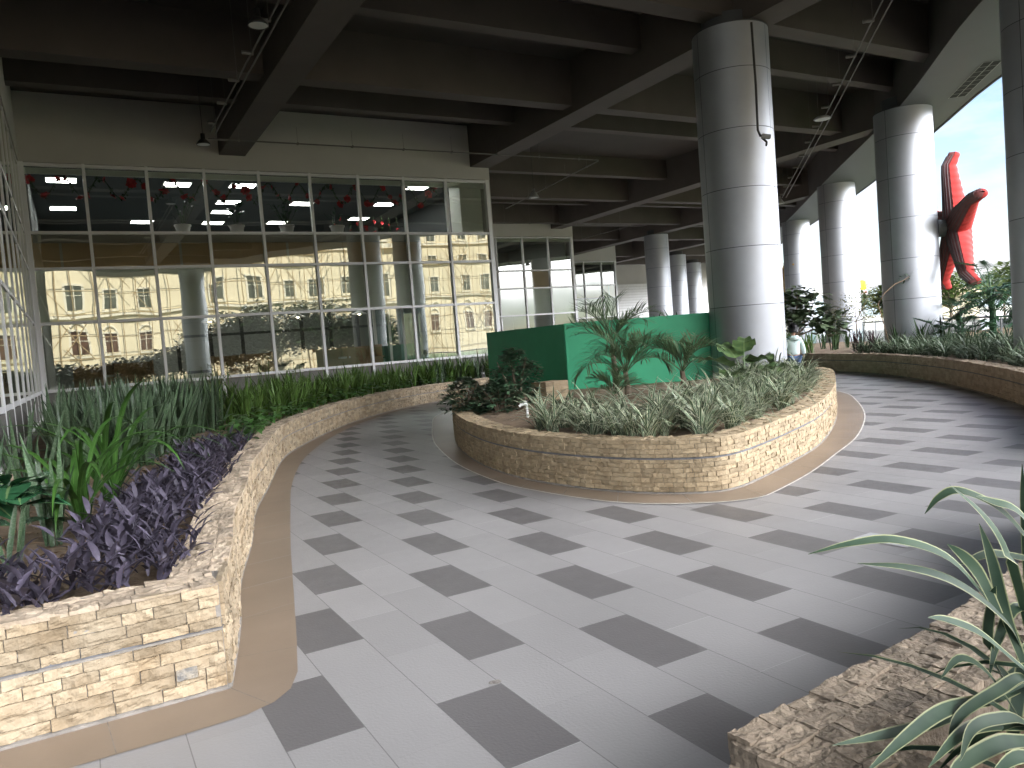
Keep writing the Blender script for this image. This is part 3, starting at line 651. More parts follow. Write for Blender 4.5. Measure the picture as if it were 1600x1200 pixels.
for x, y in ((1.5, 25), (4.5, 25), (7.5, 25), (10.3, 26), (3, 28.2), (6.5, 28.2)):
    q = lightpanel(lp, (x, y, 3.998), 'bright ceiling light in the ground floor office behind the glass', 'office ceiling lights'); q.scale = (1.6, 1.3, 1)
    for c in q.children:
        if c.name.startswith('diffuser'): c.data = c.data.copy(); c.data.materials[0] = olight
for x, y in ((13.5, 35.2), (16.5, 36.5), (19.2, 35.2), (19.6, 37.5)):
    lightpanel(lp, (x, y, 6.748), 'ceiling light behind the top of the middle glass front', 'lights of the middle room')
for x, y in ((25, 46), (28.2, 47)): lightpanel(lp, (x, y, 6.748), 'ceiling light behind the farthest glass front', 'lights of the far room')
for y in (9, 13, 17): lightpanel(lp, (-3, y, 6.748), 'ceiling light behind the glass side wall at the left edge', 'lights of the side room')
# office furniture
ds = None
for i, (x, wd) in enumerate(((.9, 1.9), (4.2, 1.7), (7.2, 2.2))):
    r = empty('counter', (x, 23.1, .3), ['light wooden counter nearest the side wall', 'light wooden counter in the middle of the office', 'long partitioned wooden counter near the glass doors'][i] + ' seen through the lowest panes', 'counter')
    mb = MB(); mb.box(-wd/2, -.3, 0, wd/2, .3, 1.02); mb.build('body', K['desk'], r)
    mb = MB(); mb.box(-wd/2-.03, -.33, 1.02, wd/2+.03, .33, 1.06); mb.build('top', K['desk'], r)
    for k in range(3):
        mb = MB(); xx = -wd/2+.02+k*(wd-.06)/2; mb.box(xx, -.3, 1.06, xx+.03, .3, 1.42); mb.build('divider', K['desk'], r)
    mb = MB(); mb.box(-wd/2, .27, 1.06, wd/2, .3, 1.40); mb.build('screen_panel', K['desk'], r)
    mb = MB(); mb.box(-.2, -.2, 1.062, .1, .05, 1.12); mb.build('paper_tray', K['white'], r)
r = empty('office_partition', (5.2, 25.6, .3), 'dark framed glazed partition inside the office', 'partition')
for k in range(8):
    mb = MB(); x = -2.4+k*.95; mb.box(x-.05, -.04, 0, x+.05, .04, 3.0); mb.build('post', K['black'], r)
for z in (1.0, 2.1, 2.95):
    mb = MB(); mb.box(-2.4, -.036, z-.04, 4.25, .036, z+.04); mb.build('rail', K['black'], r)
for k in range(7):
    mb = MB(); x = -2.4+k*.95; mb.box(x+.06, -.01, .05, x+.89, .01, .95); mb.build('infill_panel', K['palepanel'], r)
for i, x in enumerate((3.6, 6.2, 8.2)):
    r = empty('pendant_light', (x, 24.4, 2.75), 'small white pendant light hanging in the office', 'pendant light', 'office pendant lights')
    mb = MB(); mb.lathe([(.02, .14), (.06, .12), (.24, .02), (.25, 0), (.2, .0), (.03, .09)], 16); mb.build('shade', K['white'], r, smooth=True)
    mb = MB(); mb.lathe([(0, -.02), (.05, 0), (.05, .05), (0, .08)], 10); mb.build('bulb', K['bulb'], r)
    mb = MB(); mb.tube([(0, 0, .13), (0, 0, 1.24)], .006, 5); mb.build('cord', K['black'], r)
r = empty('glass_door', (9.4, 23.6, .3), 'white framed glazed door leaves inside the office near the right end', 'door')
for k in range(5):
    mb = MB(); x = -1.0+k*.48; mb.box(x-.04, -.03, 0, x+.04, .03, 3.0); mb.build('stile', K['white'], r)
for z in (.1, 2.95):
    mb = MB(); mb.box(-1.0, -.026, z-.06, .92, .026, z+.06); mb.build('rail', K['white'], r)
mb = MB(); mb.box(-.98, -.008, .2, .9, .008, 2.9); mb.build('pane', K['glass2'], r)
wallbox('pillar', (10.62, 22.14, .31, 11.8, 23.0, 3.99), 'pale pillar inside the office at the right end of the largest front', 'white')
wallbox('pillar', (11.05, 22.14, 4.96, 11.8, 22.9, 6.74), 'pale pillar in the upper room at the right end', 'palepanel')

# ---------------------------------------------------------------- leaves
def basis(az, el):
    d = Vector((math.cos(az)*math.cos(el), math.sin(az)*math.cos(el), math.sin(el))); s = Vector((-math.sin(az), math.cos(az), 0)); return d, s
def strap(mb, b, az, L_, wd, el, droop, segs=6, fold=.2, shape='strap', side=0, rnd=None, mi=0, p_droop=1.4):
    p = Vector(b); rows = []; uv = []; rnd = random.random() if rnd is None else rnd
    for i in range(segs+1):
        t = i/segs; e = el-droop*t**p_droop; d, s = basis(az+side*t, e); n = s.cross(d)*-1
        if shape == 'strap': w_ = wd*(.55+.45*min(1, t*3))*(1-max(0, (t-.55)/.45)**1.8)
        elif shape == 'lance': w_ = wd*math.sin(math.pi*min(1, .06+t*.94)**.75)
        elif shape == 'ovate': w_ = wd*math.sin(math.pi*(.03+t*.97)**.62)
        elif shape == 'obov': w_ = wd*math.sin(math.pi*(.05+t*.95)**1.25)
        w_ = max(w_, wd*.015)*.5; nz_ = d.cross(s)
        rows.append([p+s*w_-nz_*-fold*w_, p, p-s*w_+nz_*fold*w_]); uv.append([(0, t), (.5, t), (1, t)])
        p = p+d*(L_/segs)
    mb.grid(rows, rnd=rnd, uv=uv, mi=mi); return p
LM = {}
LM['sans'] = leafmat('snake_plant_leaf', (.038, .072, .034), (.06, .098, .048), bands=(.10, .135, .085), rough=.4, trans=.05)
LM['lily'] = leafmat('lily_leaf', (.075, .145, .03), (.115, .19, .05), rough=.4, trans=.25)
LM['crinum'] = leafmat('arching_green_leaf', (.035, .095, .016), (.055, .13, .028), rough=.35, trans=.25, rib=(.12, .22, .06))
LM['purple'] = leafmat('purple_leaf', (.046, .039, .055), (.088, .076, .106), rough=.5, trans=.1, rndvar=.45)
LM['fiddle'] = leafmat('fiddle_leaf', (.022, .085, .035), (.04, .12, .055), rough=.25, trans=.1, rib=(.14, .22, .09))
LM['heart'] = leafmat('heart_vine_leaf', (.045, .12, .025), (.07, .16, .04), rough=.35, trans=.2)
LM['varieg'] = leafmat('variegated_blade', (.055, .10, .052), (.085, .135, .07), edge=(.52, .53, .38), edge_at=.62, rough=.4, trans=.15)
LM['spider'] = leafmat('cream_edged_blade', (.022, .045, .025), (.038, .066, .036), edge=(.28, .29, .15), edge_at=.84, rough=.62, trans=.15, rndvar=.2)
LM['palm'] = leafmat('palm_leaflet', (.08, .125, .065), (.12, .17, .085), rough=.4, trans=.15)
LM['ear'] = leafmat('elephant_ear_leaf', (.05, .09, .034), (.085, .13, .045), rough=.35, trans=.12, rib=(.12, .17, .07))
LM['shrub'] = leafmat('dark_shrub_leaf', (.045, .09, .048), (.075, .13, .07), rough=.3, trans=.08)
LM['grape'] = leafmat('round_tree_leaf', (.045, .07, .035), (.09, .115, .065), rough=.35, trans=.1, rib=(.10, .12, .08))
LM['phil'] = leafmat('lobed_leaf', (.022, .06, .03), (.05, .11, .045), rough=.35, trans=.2)
LM['tree'] = leafmat('tree_leaf', (.06, .10, .025), (.12, .15, .045), rough=.5, trans=.2)
LM['treedark'] = leafmat('dark_tree_leaf', (.025, .055, .02), (.05, .085, .03), rough=.5, trans=.15)
LM['croton'] = leafmat('yellow_green_leaf', (.09, .11, .025), (.17, .15, .04), rough=.4, trans=.2)
LM['reddish'] = leafmat('dark_red_blade', (.045, .022, .028), (.07, .04, .045), rough=.4, trans=.1)

def proto_plant(name, build, m_, n_var, label, cat, group, stem=None):
    out_ = []
    for k in range(n_var):
        mb = MB(); build(mb); o = mb.build(name, m_, smooth=True); tag(o, label, cat, group); out_.append(o)
    return out_
USED = {}
def scatter(protos, spots, smin=.85, smax=1.15, label=None, group=None):
    for i, s in enumerate(spots):
        k = i % len(protos); o = protos[k]
        if USED.get(o.name): o = copy_tree(o)
        else: USED[o.name] = True
        sc_ = random.uniform(smin, smax); o.location = s; o.rotation_euler = (random.uniform(-.06, .06), random.uniform(-.06, .06), random.uniform(0, 6.28)); o.scale = (sc_,)*3
        if label: o['label'] = label
        if group: o['group'] = group
def fill(poly, gap, zf, jitter=.4, test=None, seed=1):
    rr = random.Random(seed); xs = [p[0] for p in poly]; ys_ = [p[1] for p in poly]; o = []; y = min(ys_); row = 0
    while y < max(ys_):
        x = min(xs)+(gap/2 if row % 2 else 0)
        while x < max(xs):
            px, py = x+rr.uniform(-1, 1)*gap*jitter, y+rr.uniform(-1, 1)*gap*jitter
            if inside(px, py, poly) and (test is None or test(px, py)): o.append((px, py, zf))
            x += gap
        y += gap*.87; row += 1
    return o
rnd = random.uniform
def b_sans(mb):
    for i in range(15): strap(mb, (rnd(-.09, .09), rnd(-.09, .09), 0), rnd(0, 6.28), rnd(.55, 1.0), rnd(.035, .055), R(rnd(62, 88)), R(rnd(-4, 14)), 5, .35)
def b_lily(mb):
    for i in range(16): strap(mb, (rnd(-.08, .08), rnd(-.08, .08), 0), rnd(0, 6.28), rnd(.5, .85), rnd(.03, .045), R(rnd(66, 88)), R(rnd(5, 55)), 6, .25)
def b_purple(mb):
    for sgm in range(4):
        az = rnd(0, 6.28); p = Vector((rnd(-.05, .05), rnd(-.05, .05), 0)); e = R(rnd(50, 80))
        for k in range(6):
            d, s_ = basis(az, e); p = p+d*.036; e -= R(5)
            strap(mb, p, az+k*2.4+rnd(-.4, .4), rnd(.09, .155), rnd(.024, .034), R(rnd(25, 72)), R(rnd(20, 60)), 4, .45, 'lance')
def b_varieg(mb):
    for i in range(30): strap(mb, (rnd(-.05, .05), rnd(-.05, .05), 0), rnd(0, 6.28), rnd(.34, .62), rnd(.018, .028), R(rnd(40, 86)), R(rnd(50, 120)), 6, .3)
def b_heart(mb):
    for i in range(26):
        p = Vector((rnd(-.2, .2), rnd(-.2, .2), rnd(.08, .34)))
        strap(mb, p, rnd(0, 6.28), rnd(.11, .18), rnd(.08, .12), R(rnd(-20, 40)), R(rnd(20, 70)), 5, .2, 'ovate')
def b_crinum(mb):
    for i in range(20): strap(mb, (rnd(-.05, .05), rnd(-.05, .05), 0), i*2.4+rnd(-.3, .3), rnd(.95, 1.45), rnd(.034, .045), R(rnd(52, 84)), R(rnd(90, 165)), 10, .35, p_droop=1.6)

# left planter planting
wallL = lambda d0, d1: [tuple(p) for p in LB.off(-d0)]
pp = [tuple(p) for p in LB.off(-.24)][3:40] + [tuple(p) for p in reversed(LB.off(-.74)[6:40])]
pp2 = [(-3.2, 3.86), (.28, 3.86), (.3, 4.2), (.1, 4.25), (-3.2, 4.10)]
spots = fill(pp2, .155, .41, seed=4) + fill(pp, .175, .41, seed=3)
ppr = proto_plant('purple_heart_plant', b_purple, LM['purple'], 6, 'low purple leaved plant in the dense purple border of the long planter', 'plant', 'purple border plants')
scatter(ppr, spots[:299], .85, 1.2)
sans = proto_plant('snake_plant', b_sans, LM['sans'], 5, 'stiff grey green snake plant in the dense mass below the glass', 'plant', 'snake plants of the long planter')
sm_poly = [(-.25, 8.4), (.55, 9.0), (1.0, 10.6), (1.5, 12.2), (2.2, 13.6), (1.6, 14.6), (.6, 15.4), (-.1, 14.2), (-.3, 11)]
scatter(sans, fill(sm_poly, .36, .40, seed=5), .8, 1.12)
lily = proto_plant('blade_leaf_plant', b_lily, LM['lily'], 5, 'upright bright green blade leaved plant in the bank below the largest glass front', 'plant', 'green blade plants under the glass front')
inn = [tuple(p) for p in LB.off(-.5)]; k0 = int(len(inn)*.46)
lpoly2 = [(1.4, 14.9), (2.2, 13.4)] + inn[k0:] + [(12, 21.3), (9.5, 21.4), (6, 19.8), (3.5, 17.8)]
scatter(lily, fill(lpoly2, .40, .40, seed=6), .8, 1.15)
dkl = proto_plant('dark_blade_plant', b_sans, LM['sans'], 2, 'dark spiky plant at the far end of the long planter beside the green board', 'plant', 'dark plants at the far end of the long planter')
scatter(dkl, fill([(8.6, 20.2), (12.2, 20.6), (12.2, 21.6), (8.6, 21.2)], .42, .40, seed=8), .8, 1.05)
hp = proto_plant('heart_leaf_vine', b_heart, LM['heart'], 3, 'green heart leaved plant spilling over the rim of the long planter', 'plant', 'heart leaved plants along the rim')
hs = [(*LB.at(d)[0]-LB.at(d)[2]*.22, .40) for d in (6.9, 7.2, 7.5, 7.9, 8.4, 9.2, 10.2, 11.3, 12.5, 13.6, 14.8, 16, 17.2, 18.3)]
hs = [(*(LB.at(d)[0]-LB.at(d)[2]*rnd(.2, .42)), .40) for d in (6.6, 6.9, 7.2, 7.5, 7.9, 8.5, 9.3, 10.2, 11.0, 11.9, 12.8, 13.6, 14.5, 15.4, 16.3, 17.2, 18.1, 18.9)]
scatter(hp, hs, .8, 1.15)
for i, ((x, y), lb) in enumerate((((-.06, 5.95), 'large arching green strap leaved plant on bare soil behind the purple border'), ((.15, 6.9), 'arching green plant between the nearest strap plant and the snake plants'))):
    mb = MB(); b_crinum(mb); tag(mb.build('strap_leaf_lily', LM['crinum'], loc=(x, y, .40), smooth=True), lb, 'plant')
def b_spike(n, hi):
    def f(mb):
        for i in range(n): strap(mb, (rnd(-.06, .06), rnd(-.06, .06), 0), rnd(0, 6.28), rnd(.5, hi), rnd(.03, .042), R(rnd(66, 86)), R(rnd(-2, 16)), 6, .4)
    return f
for (x, y, n_, hi, lb) in ((-.22, 5.6, 9, .8, 'tall snake plant left of the arching strap plant'), (-.42, 5.05, 5, .35, 'short young snake plant on bare soil before the broad leaves'), (-.55, 5.8, 9, .95, 'snake plant rising behind the broad rounded leaves'), (-.35, 6.6, 10, .95, 'snake plant beside the bars of the side wall'), (-.45, 7.5, 10, 1.0, 'snake plant farther back along the bars of the side wall')):
    mb = MB(); b_spike(n_, hi)(mb); tag(mb.build('snake_plant', LM['sans'], loc=(x, y, .40), smooth=True), lb, 'plant')
fd = empty('fiddle_leaf_plant', (-.38, 5.32, .40), 'broad rounded leaf plant at the left edge of the long planter', 'plant')
mb = MB(); mb.tube([(0, 0, 0), (.02, .01, .25), (.0, .03, .5)], [.014, .012, .008], 7); mb.build('stem', K['bark'], fd)
mb = MB()
for i in range(17): strap(mb, (rnd(-.03, .03), rnd(-.03, .03), rnd(.1, .48)), i*2.4, rnd(.24, .34), rnd(.19, .25), R(rnd(0, 45)), R(rnd(30, 80)), 7, .15, 'obov')
mb.build('foliage', LM['fiddle'], fd, smooth=True)
def umbrella_plant(x, y, h, label, m_):
    r = empty('umbrella_sedge', (x, y, .40), label, 'plant', 'thin stemmed plants before the glass front')
    st, lf = MB(), MB()
    for k in range(4):
        dx, dy = rnd(-.15, .15), rnd(-.15, .15); hh = h*rnd(.75, 1.05); st.tube([(dx*.3, dy*.3, 0), (dx, dy, hh)], .007, 5)
        for j in range(14): strap(lf, (dx, dy, hh-rnd(0, .25)), j*.45+rnd(-.2, .2), rnd(.12, .22), .022, R(rnd(0, 40)), R(rnd(30, 70)), 4, .2, 'lance')
    st.build('stem', LM['lily'], r); lf.build('foliage', m_, r, smooth=True)
umbrella_plant(.62, 16.3, 1.05, 'dark thin stemmed plant silhouetted before the second lowest pane', LM['shrub'])
for i, (x, y, h) in enumerate(((2.3, 16.6, 1.05), (2.75, 17.3, 1.1), (3.6, 17.6, 1.15), (1.9, 15.8, .9), (4.4, 18.5, 1.0))):
    umbrella_plant(x, y, h, 'yellow green thin stemmed plant among the blade plants below the glass front', LM['croton'])
# dry leaves on the soil
mb = MB()
for i in range(260):
    y = rnd(4.5, 9); x = rnd(-.7, .2+(y-4.4)*.13)
    if not inside(x, y, lpoly): continue
    strap(mb, (x, y, .425+rnd(0, .02)), rnd(0, 6.28), rnd(.03, .10), rnd(.012, .035), R(rnd(-10, 25)), R(rnd(-30, 60)), 3, .5, 'lance')
tag(mb.build('leaf_litter', K['litter']), 'dry leaf litter and bits on the soil of the long planter', 'litter', kind='stuff')
# island planting
var = proto_plant('striped_plant', b_varieg, LM['varieg'], 6, 'white striped grassy clump in the freestanding planter', 'plant', 'striped clumps of the freestanding planter')
i1 = [tuple(p) for p in IB.off(-.30)]; i2 = [tuple(p) for p in IB.off(-1.5)]
a, b = int(len(i1)*.335), int(len(i1)*.70)
vp = i1[a:b]+list(reversed(i2[a:b]))
scatter(var, fill(vp, .31, .42, seed=11, test=lambda x, y: not (x < 4.75 and y > 7.5) and (x-11.55)**2+(y-11)**2 > .75), .8, 1.2)
def palm(loc, h, nf, lf, label, seed):
    random.seed(seed); r = empty('palm', loc, label, 'palm')
    mb = MB(); mb.tube([(0, 0, -.05), (.01, 0, h*.5), (.0, .02, h)], [.06, .045, .035], 9); mb.build('trunk', K['bark'], r)
    for k in range(nf):
        az = k*2.4+rnd(-.3, .3); el = R(rnd(30, 75) if k % 3 else rnd(65, 86)); dr = R(rnd(60, 120)); L_ = lf*rnd(.8, 1.15); p = Vector((0, .01, h-.02)); mb = MB(); pts = [p.copy()]; n = 32
        for i in range(n):
            t = i/n; e = el-dr*t**1.5; d, s_ = basis(az, e); q = p+d*(L_/n)
            if t > .2:
                ll = .42*lf*math.sin(math.pi*min(1, (t-.15)/.9))**.7*rnd(.85, 1.1)+.04
                for sg in (-1, 1):
                    strap(mb, p, az+sg*R(rnd(45, 66)), ll, .014, e+R(rnd(5, 22)), R(rnd(20, 50)), 3, .3)
            p = q; pts.append(p.copy())
        mb.tube(pts, [.011*(1-.75*i/n) for i in range(n+1)], 5); mb.build('frond', LM['palm'], r)
palm((7.15, 9.25, .42), .45, 12, .95, 'taller feathery palm in the middle of the green boards', 21)
palm((7.95, 8.9, .42), .4, 11, .78, 'smaller feathery palm right of the taller palm', 22)
palm((6.85, 9.15, .42), .15, 9, .6, 'lowest palm fronds at the left foot of the palms', 24)
palm((7.5, 10.0, .42), .9, 8, .95, 'palm with high thin fronds rising above the green boards', 27)
random.seed(30)
el_ = empty('elephant_ear_plant', (8.75, 8.45, .42), 'large dark elephant ear plant below the big column', 'plant')
for (az, L_, hh, wd, e) in ((R(10), .62, .42, .50, 15), (R(165), .62, .40, .46, 30), (R(-75), .60, .30, .48, 0), (R(75), .6, .52, .44, 40), (R(-140), .6, .28, .46, 5), (R(-30), .75, .30, .46, 12), (R(40), .5, .6, .36, 45), (R(200), .6, .3, .4, 10), (R(-100), .5, .45, .38, 25)):
    st = MB(); d, s_ = basis(az, 0); q = d*.22+Vector((0, 0, hh)); st.tube([(0, 0, 0), d*.08+Vector((0, 0, hh*.6)), q], [.016, .013, .008], 6)
    lf = MB(); rows = []; uv = []
    for i in range(11):
        t = i/10; ee = R(e)-R(55)*t**1.5; dd, ss_ = basis(az, ee); w_ = wd*math.sin(math.pi*(.06+.94*t)**.55)*.5
        wav = .03*math.sin(i*1.9); rows.append([q+ss_*w_*f+Vector((0, 0, abs(f)*w_*.25+wav*abs(f))) for f in (1, .5, 0, -.5, -1)]); uv.append([(0, t), (.25, t), (.5, t), (.75, t), (1, t)]); q = q+dd*(L_/10)
    lf.grid(rows, uv=uv); o = lf.build('leaf', LM['ear'], el_, smooth=True); st.build('stalk', LM['ear'], o, smooth=True)
def shrub(loc, h, rad, n, label, m_, lsize=.11, name='shrub'):
    r = empty(name, loc, label, 'shrub'); st, lf = MB(), MB()
    for k in range(6):
        a = k*1.05+rnd(-.3, .3); top = Vector((math.cos(a)*rad*rnd(.3, .8), math.sin(a)*rad*rnd(.3, .8), h*rnd(.5, .95))); st.tube([(0, 0, 0), top*.5+Vector((0, 0, .05)), top], [.02, .014, .006], 6)
    for i in range(n):
        t = random.random(); a = rnd(0, 6.28); rr_ = rad*(random.random()**.5)*math.sin(math.pi*(.25+.72*t)); p = Vector((math.cos(a)*rr_, math.sin(a)*rr_, h*(.12+.88*t)))
        for k in range(5): strap(lf, p, a+(k-2)*.62, lsize*rnd(.8, 1.25), lsize*.45, R(rnd(-15, 30)), R(rnd(10, 50)), 4, .2, 'obov')
    st.build('stem', K['bark'], r); lf.build('foliage', m_, r, smooth=True)
shrub((5.75, 10.15, .40), .95, .42, 190, 'taller dark glossy shrub before the dark green board', LM['shrub'], .13)
shrub((5.1, 10.55, .40), .55, .42, 150, 'lower dark shrub at the left rim of the freestanding planter', LM['shrub'], .12)
shrub((5.35, 10.0, .40), .5, .38, 110, 'low shrub between the two darker ones', LM['shrub'], .12)
bl = empty('stone_block', (6.75, 10.8, .40), 'small cream stone clad block beside the dark shrub', 'block', rz=.2)
mb = MB(); mb.box(-.24, -.17, 0, .24, .17, .36); mb.build('core', K['stone'], bl)
mb = MB()
for i in range(5):
    for k in range(3): mb.box(-.25+k*.168, -.185-rnd(0, .01), .005+i*.071, -.25+(k+1)*.168-.004, -.171, .005+(i+1)*.071-.004)
mb.build('stone_cladding', K['stone'], bl)
tp = empty('garden_tap', (5.1, 8.75, .42), 'white pipe tap standing in bare soil', 'tap')
mb = MB(); mb.tube([(0, 0, 0), (0, 0, .2)], .016, 8); mb.build('pipe', K['whitetap'], tp)
mb = MB(); mb.tube([(.01, 0, .2), (-.07, .02, .205), (-.1, .03, .18)], .018, 8); mb.build('spout', K['whitetap'], tp)
mb = MB(); mb.tube([(-.02, -.03, .235), (-.02, .03, .235)], .009, 6); mb.tube([(-.02, 0, .2), (-.02, 0, .235)], .007, 6); mb.build('handle', K['whitetap'], tp)

# green boards
gb = empty('green_hoarding', (8.5, 12.9, .3), 'green painted board enclosure against the big column', 'hoarding')
def slab(a, b, z0, z1, th, nm):
    a, b = Vector(a), Vector(b); d = (b-a).normalized(); n_ = Vector((-d.y, d.x))*th; mb = MB()
    mb.prism([tuple(a), tuple(b), tuple(b+n_), tuple(a+n_)], z0, z1); return shift(mb, Vector((8.5, 12.9, .3))).build(nm, K['green'], gb)
slab((8.52, 12.9), (11.2, 11.42), .3, 1.74, .04, 'front_board')
slab((8.86, 16.9), (8.515, 12.93), .3, 1.732, .04, 'side_board')['label'] = 'darker side of the green enclosure facing the glass front'
slab((11.3, 11.8), (11.2, 16.7), .3, 1.728, .04, 'rear_board')
mb = MB(); mb.box(.05, .0, .01, .1, .05, 1.40); mb.build('post', K['green'], gb)
# plants rising behind the boards
for i, (x, y) in enumerate(((10.6, 12.6), (11.0, 12.3), (9.9, 13.2), (9.3, 13.6))):
    mb = MB()
    for k in range(18): strap(mb, (rnd(-.1, .1), rnd(-.1, .1), .5), rnd(0, 6.28), rnd(.8, 1.2), .05, R(rnd(55, 85)), R(rnd(30, 80)), 6, .3)
    tag(mb.build('dracaena', LM['treedark'], loc=(x, y, .42), smooth=True), ['dark bladed plant peeping over the green board next to the big column', 'dark bladed plant hidden against the big column behind the green board', 'dark bladed plant peeping over the middle of the green board', 'dark bladed plant over the left part of the light green board'][i], 'plant')

# outer planter planting
rv = [tuple(p) for p in RB.off(-.35)]; rv2 = [tuple(p) for p in RB.off(-2.2)]
LM['varieg2'] = leafmat('dull_striped_blade', (.045, .08, .042), (.065, .105, .055), edge=(.22, .25, .17), edge_at=.7, rough=.55, trans=.1)
vr = proto_plant('striped_plant', b_varieg, LM['varieg2'], 4, 'pale striped grassy clump behind the shaded brown wall', 'plant', 'striped clumps of the outer planter')
cl = [(11.55, 11, .9), (20.5, 13.4, .8), (14.95, 7.2, .85), (28.3, 21.6, .8)]
spots = fill(rv[12:]+list(reversed(rv2[12:])), .36, .42, seed=15, test=lambda x, y: all((x-a)**2+(y-b)**2 > c*c for a, b, c in cl))
scatter(vr, [s for s in spots if s[1] < 16][:230], .85, 1.25)
lg = proto_plant('blade_leaf_plant', b_lily, LM['lily'], 2, 'green bladed clump beside the child in the outer planter', 'plant', 'green blade clumps near the child')
scatter(lg, [(18.5, 16.1, .42), (18.9, 16.5, .42), (18.75, 15.6, .42), (19.3, 15.9, .42), (19.4, 17.1, .42)], .9, 1.3)
dg = proto_plant('dark_blade_plant', b_lily, LM['treedark'], 2, 'dark bladed plant at the foot of an outer column', 'plant', 'dark blade plants at the outer columns')
scatter(dg, [(21, 16.4, .42), (21.6, 16.8, .42), (22.4, 17, .42), (19.4, 13.2, .42), (19.6, 12.6, .42), (20.3, 12.4, .42), (22, 17.6, .42)], .9, 1.3)
rb_ = proto_plant('cordyline', b_lily, LM['reddish'], 1, 'dark reddish bladed plant between two outer columns', 'plant', 'reddish plants between the outer columns')
scatter(rb_, [(19.0, 13.6, .42), (19.6, 14.4, .42), (20.0, 14.9, .42)], .9, 1.2)
def clump_tree(loc, h, crown, label, m_, n, lsize, name='tree', trunk_r=.05, leaf='ovate', aspect=.7, cat='tree', lean=(0, 0), group=None):
    """crown = list of (dx, dy, z, rx, rz)"""
    r = empty(name, loc, label, cat, group); tr, lf = MB(), MB()
    tr.tube([(0, 0, 0), (lean[0]*.4, lean[1]*.4, h*.5), (lean[0], lean[1], h)], [trunk_r, trunk_r*.8, trunk_r*.6], 8)
    for (dx, dy, z, rx, rz) in crown: tr.tube([(lean[0], lean[1], h*.92), ((dx+lean[0])*.5, (dy+lean[1])*.5, (h+z)*.5), (dx, dy, z)], [trunk_r*.55, trunk_r*.4, trunk_r*.15], 6)
    tot = sum(c[3]**2 for c in crown)
    for (dx, dy, z, rx, rz) in crown:
        for i in range(int(n*rx*rx/tot)):
            v = Vector((random.gauss(0, 1), random.gauss(0, 1), random.gauss(0, 1))).normalized()*(random.random()**.4)
            p = Vector((dx+v.x*rx, dy+v.y*rx, z+v.z*rz)); az = math.atan2(v.y, v.x)+rnd(-.9, .9)
            L_ = lsize*rnd(.7, 1.3); strap(lf, p, az, L_, L_*aspect, R(rnd(-30, 45)), R(rnd(0, 60)), 3, .2, leaf)
    tr.build('trunk', K['bark'], r, smooth=True); lf.build('crown', m_, r, smooth=True)
random.seed(41)
clump_tree((16.9, 14.4, .0), 1.1, [(0, 0, 1.75, .55, .5), (.5, -.25, 1.45, .5, .45), (-.45, .25, 1.35, .45, .4), (.9, -.5, 1.25, .4, .3), (.1, -.05, 2.1, .3, .28), (.55, -.3, 2.0, .2, .2)], 'small tree with big round grey green leaves above the child', LM['grape'], 520, .24, 'round_leaf_tree', .05, 'obov', .95)
clump_tree((23.2, 17.2, .42), .9, [(0, 0, 1.35, .7, .6), (.5, -.3, 1.0, .5, .4), (-.5, .3, 1.0, .5, .4), (.4, -.3, 1.75, .35, .3)], 'bushy yellow green shrub between the two nearer outer columns', LM['croton'], 1500, .10, 'shrub', .03, 'lance', .35, 'shrub')
# lobed philodendrons
def phil(loc, n, sz, hh, label, trunk):
    r = empty('tree_philodendron', loc, label, 'plant'); lf, st = MB(), MB()
    if trunk: st.tube([(0, 0, 0), (.05, 0, hh*.5), (0, .05, hh*.8)], [.09, .08, .07], 8)
    for k in range(n):
        az = k*2.4+rnd(-.3, .3); base = Vector((0, 0, hh*rnd(.35, .8))) if trunk else Vector((0, 0, .05)); el = R(rnd(15, 75)); d, s_ = basis(az, el); L_ = sz*rnd(.6, 1.1); q = base+d*L_
        st.tube([base, base+d*L_*.55+Vector((0, 0, .05)), q], .011, 5)
        e = el-R(50); d, s_ = basis(az, e); Lf = sz*.7
        lf.tube([q-d*.05, q+d*Lf], [.012, .004], 4)
        for j in range(8):
            t = j/8; p = q+d*Lf*t
            for sg in (-1, 1): strap(lf, p, az+sg*R(75-45*t), Lf*.5*(1-.5*t)*rnd(.85, 1.1), Lf*.13, e+R(8), R(rnd(25, 50)), 4, .25, 'lance')
        strap(lf, q+d*Lf*.85, az, Lf*.3, Lf*.12, e, .4, 3, .2, 'lance')
    lf.build('foliage', LM['phil'], r); st.build('stalk', LM['phil'], r)
phil((20.6, 11.3, .42), 22, .8, 1.75, 'tallest lobed leaf plant beside the right edge column', True)
phil((19.5, 11.2, .42), 12, .6, .45, 'low lobed leaf plant before the balustrade', False)
phil((21.2, 12.5, .42), 14, .8, 1.1, 'lobed leaf plant right of the starfish column', True)
phil((19.3, 11.9, .42), 8, .6, .35, 'low lobed leaf plant before the starfish column', False)
phil((19.9, 10.3, .42), 20, .75, 1.5, 'dark lobed leaf plant against the right edge column', True)
phil((20.4, 12.0, .42), 12, .7, .7, 'mid height lobed leaf plant between the starfish and the balustrade', False)
phil((18.6, 9.9, .42), 9, .55, .4, 'small lobed leaf plant at the foot of the right edge column', False)
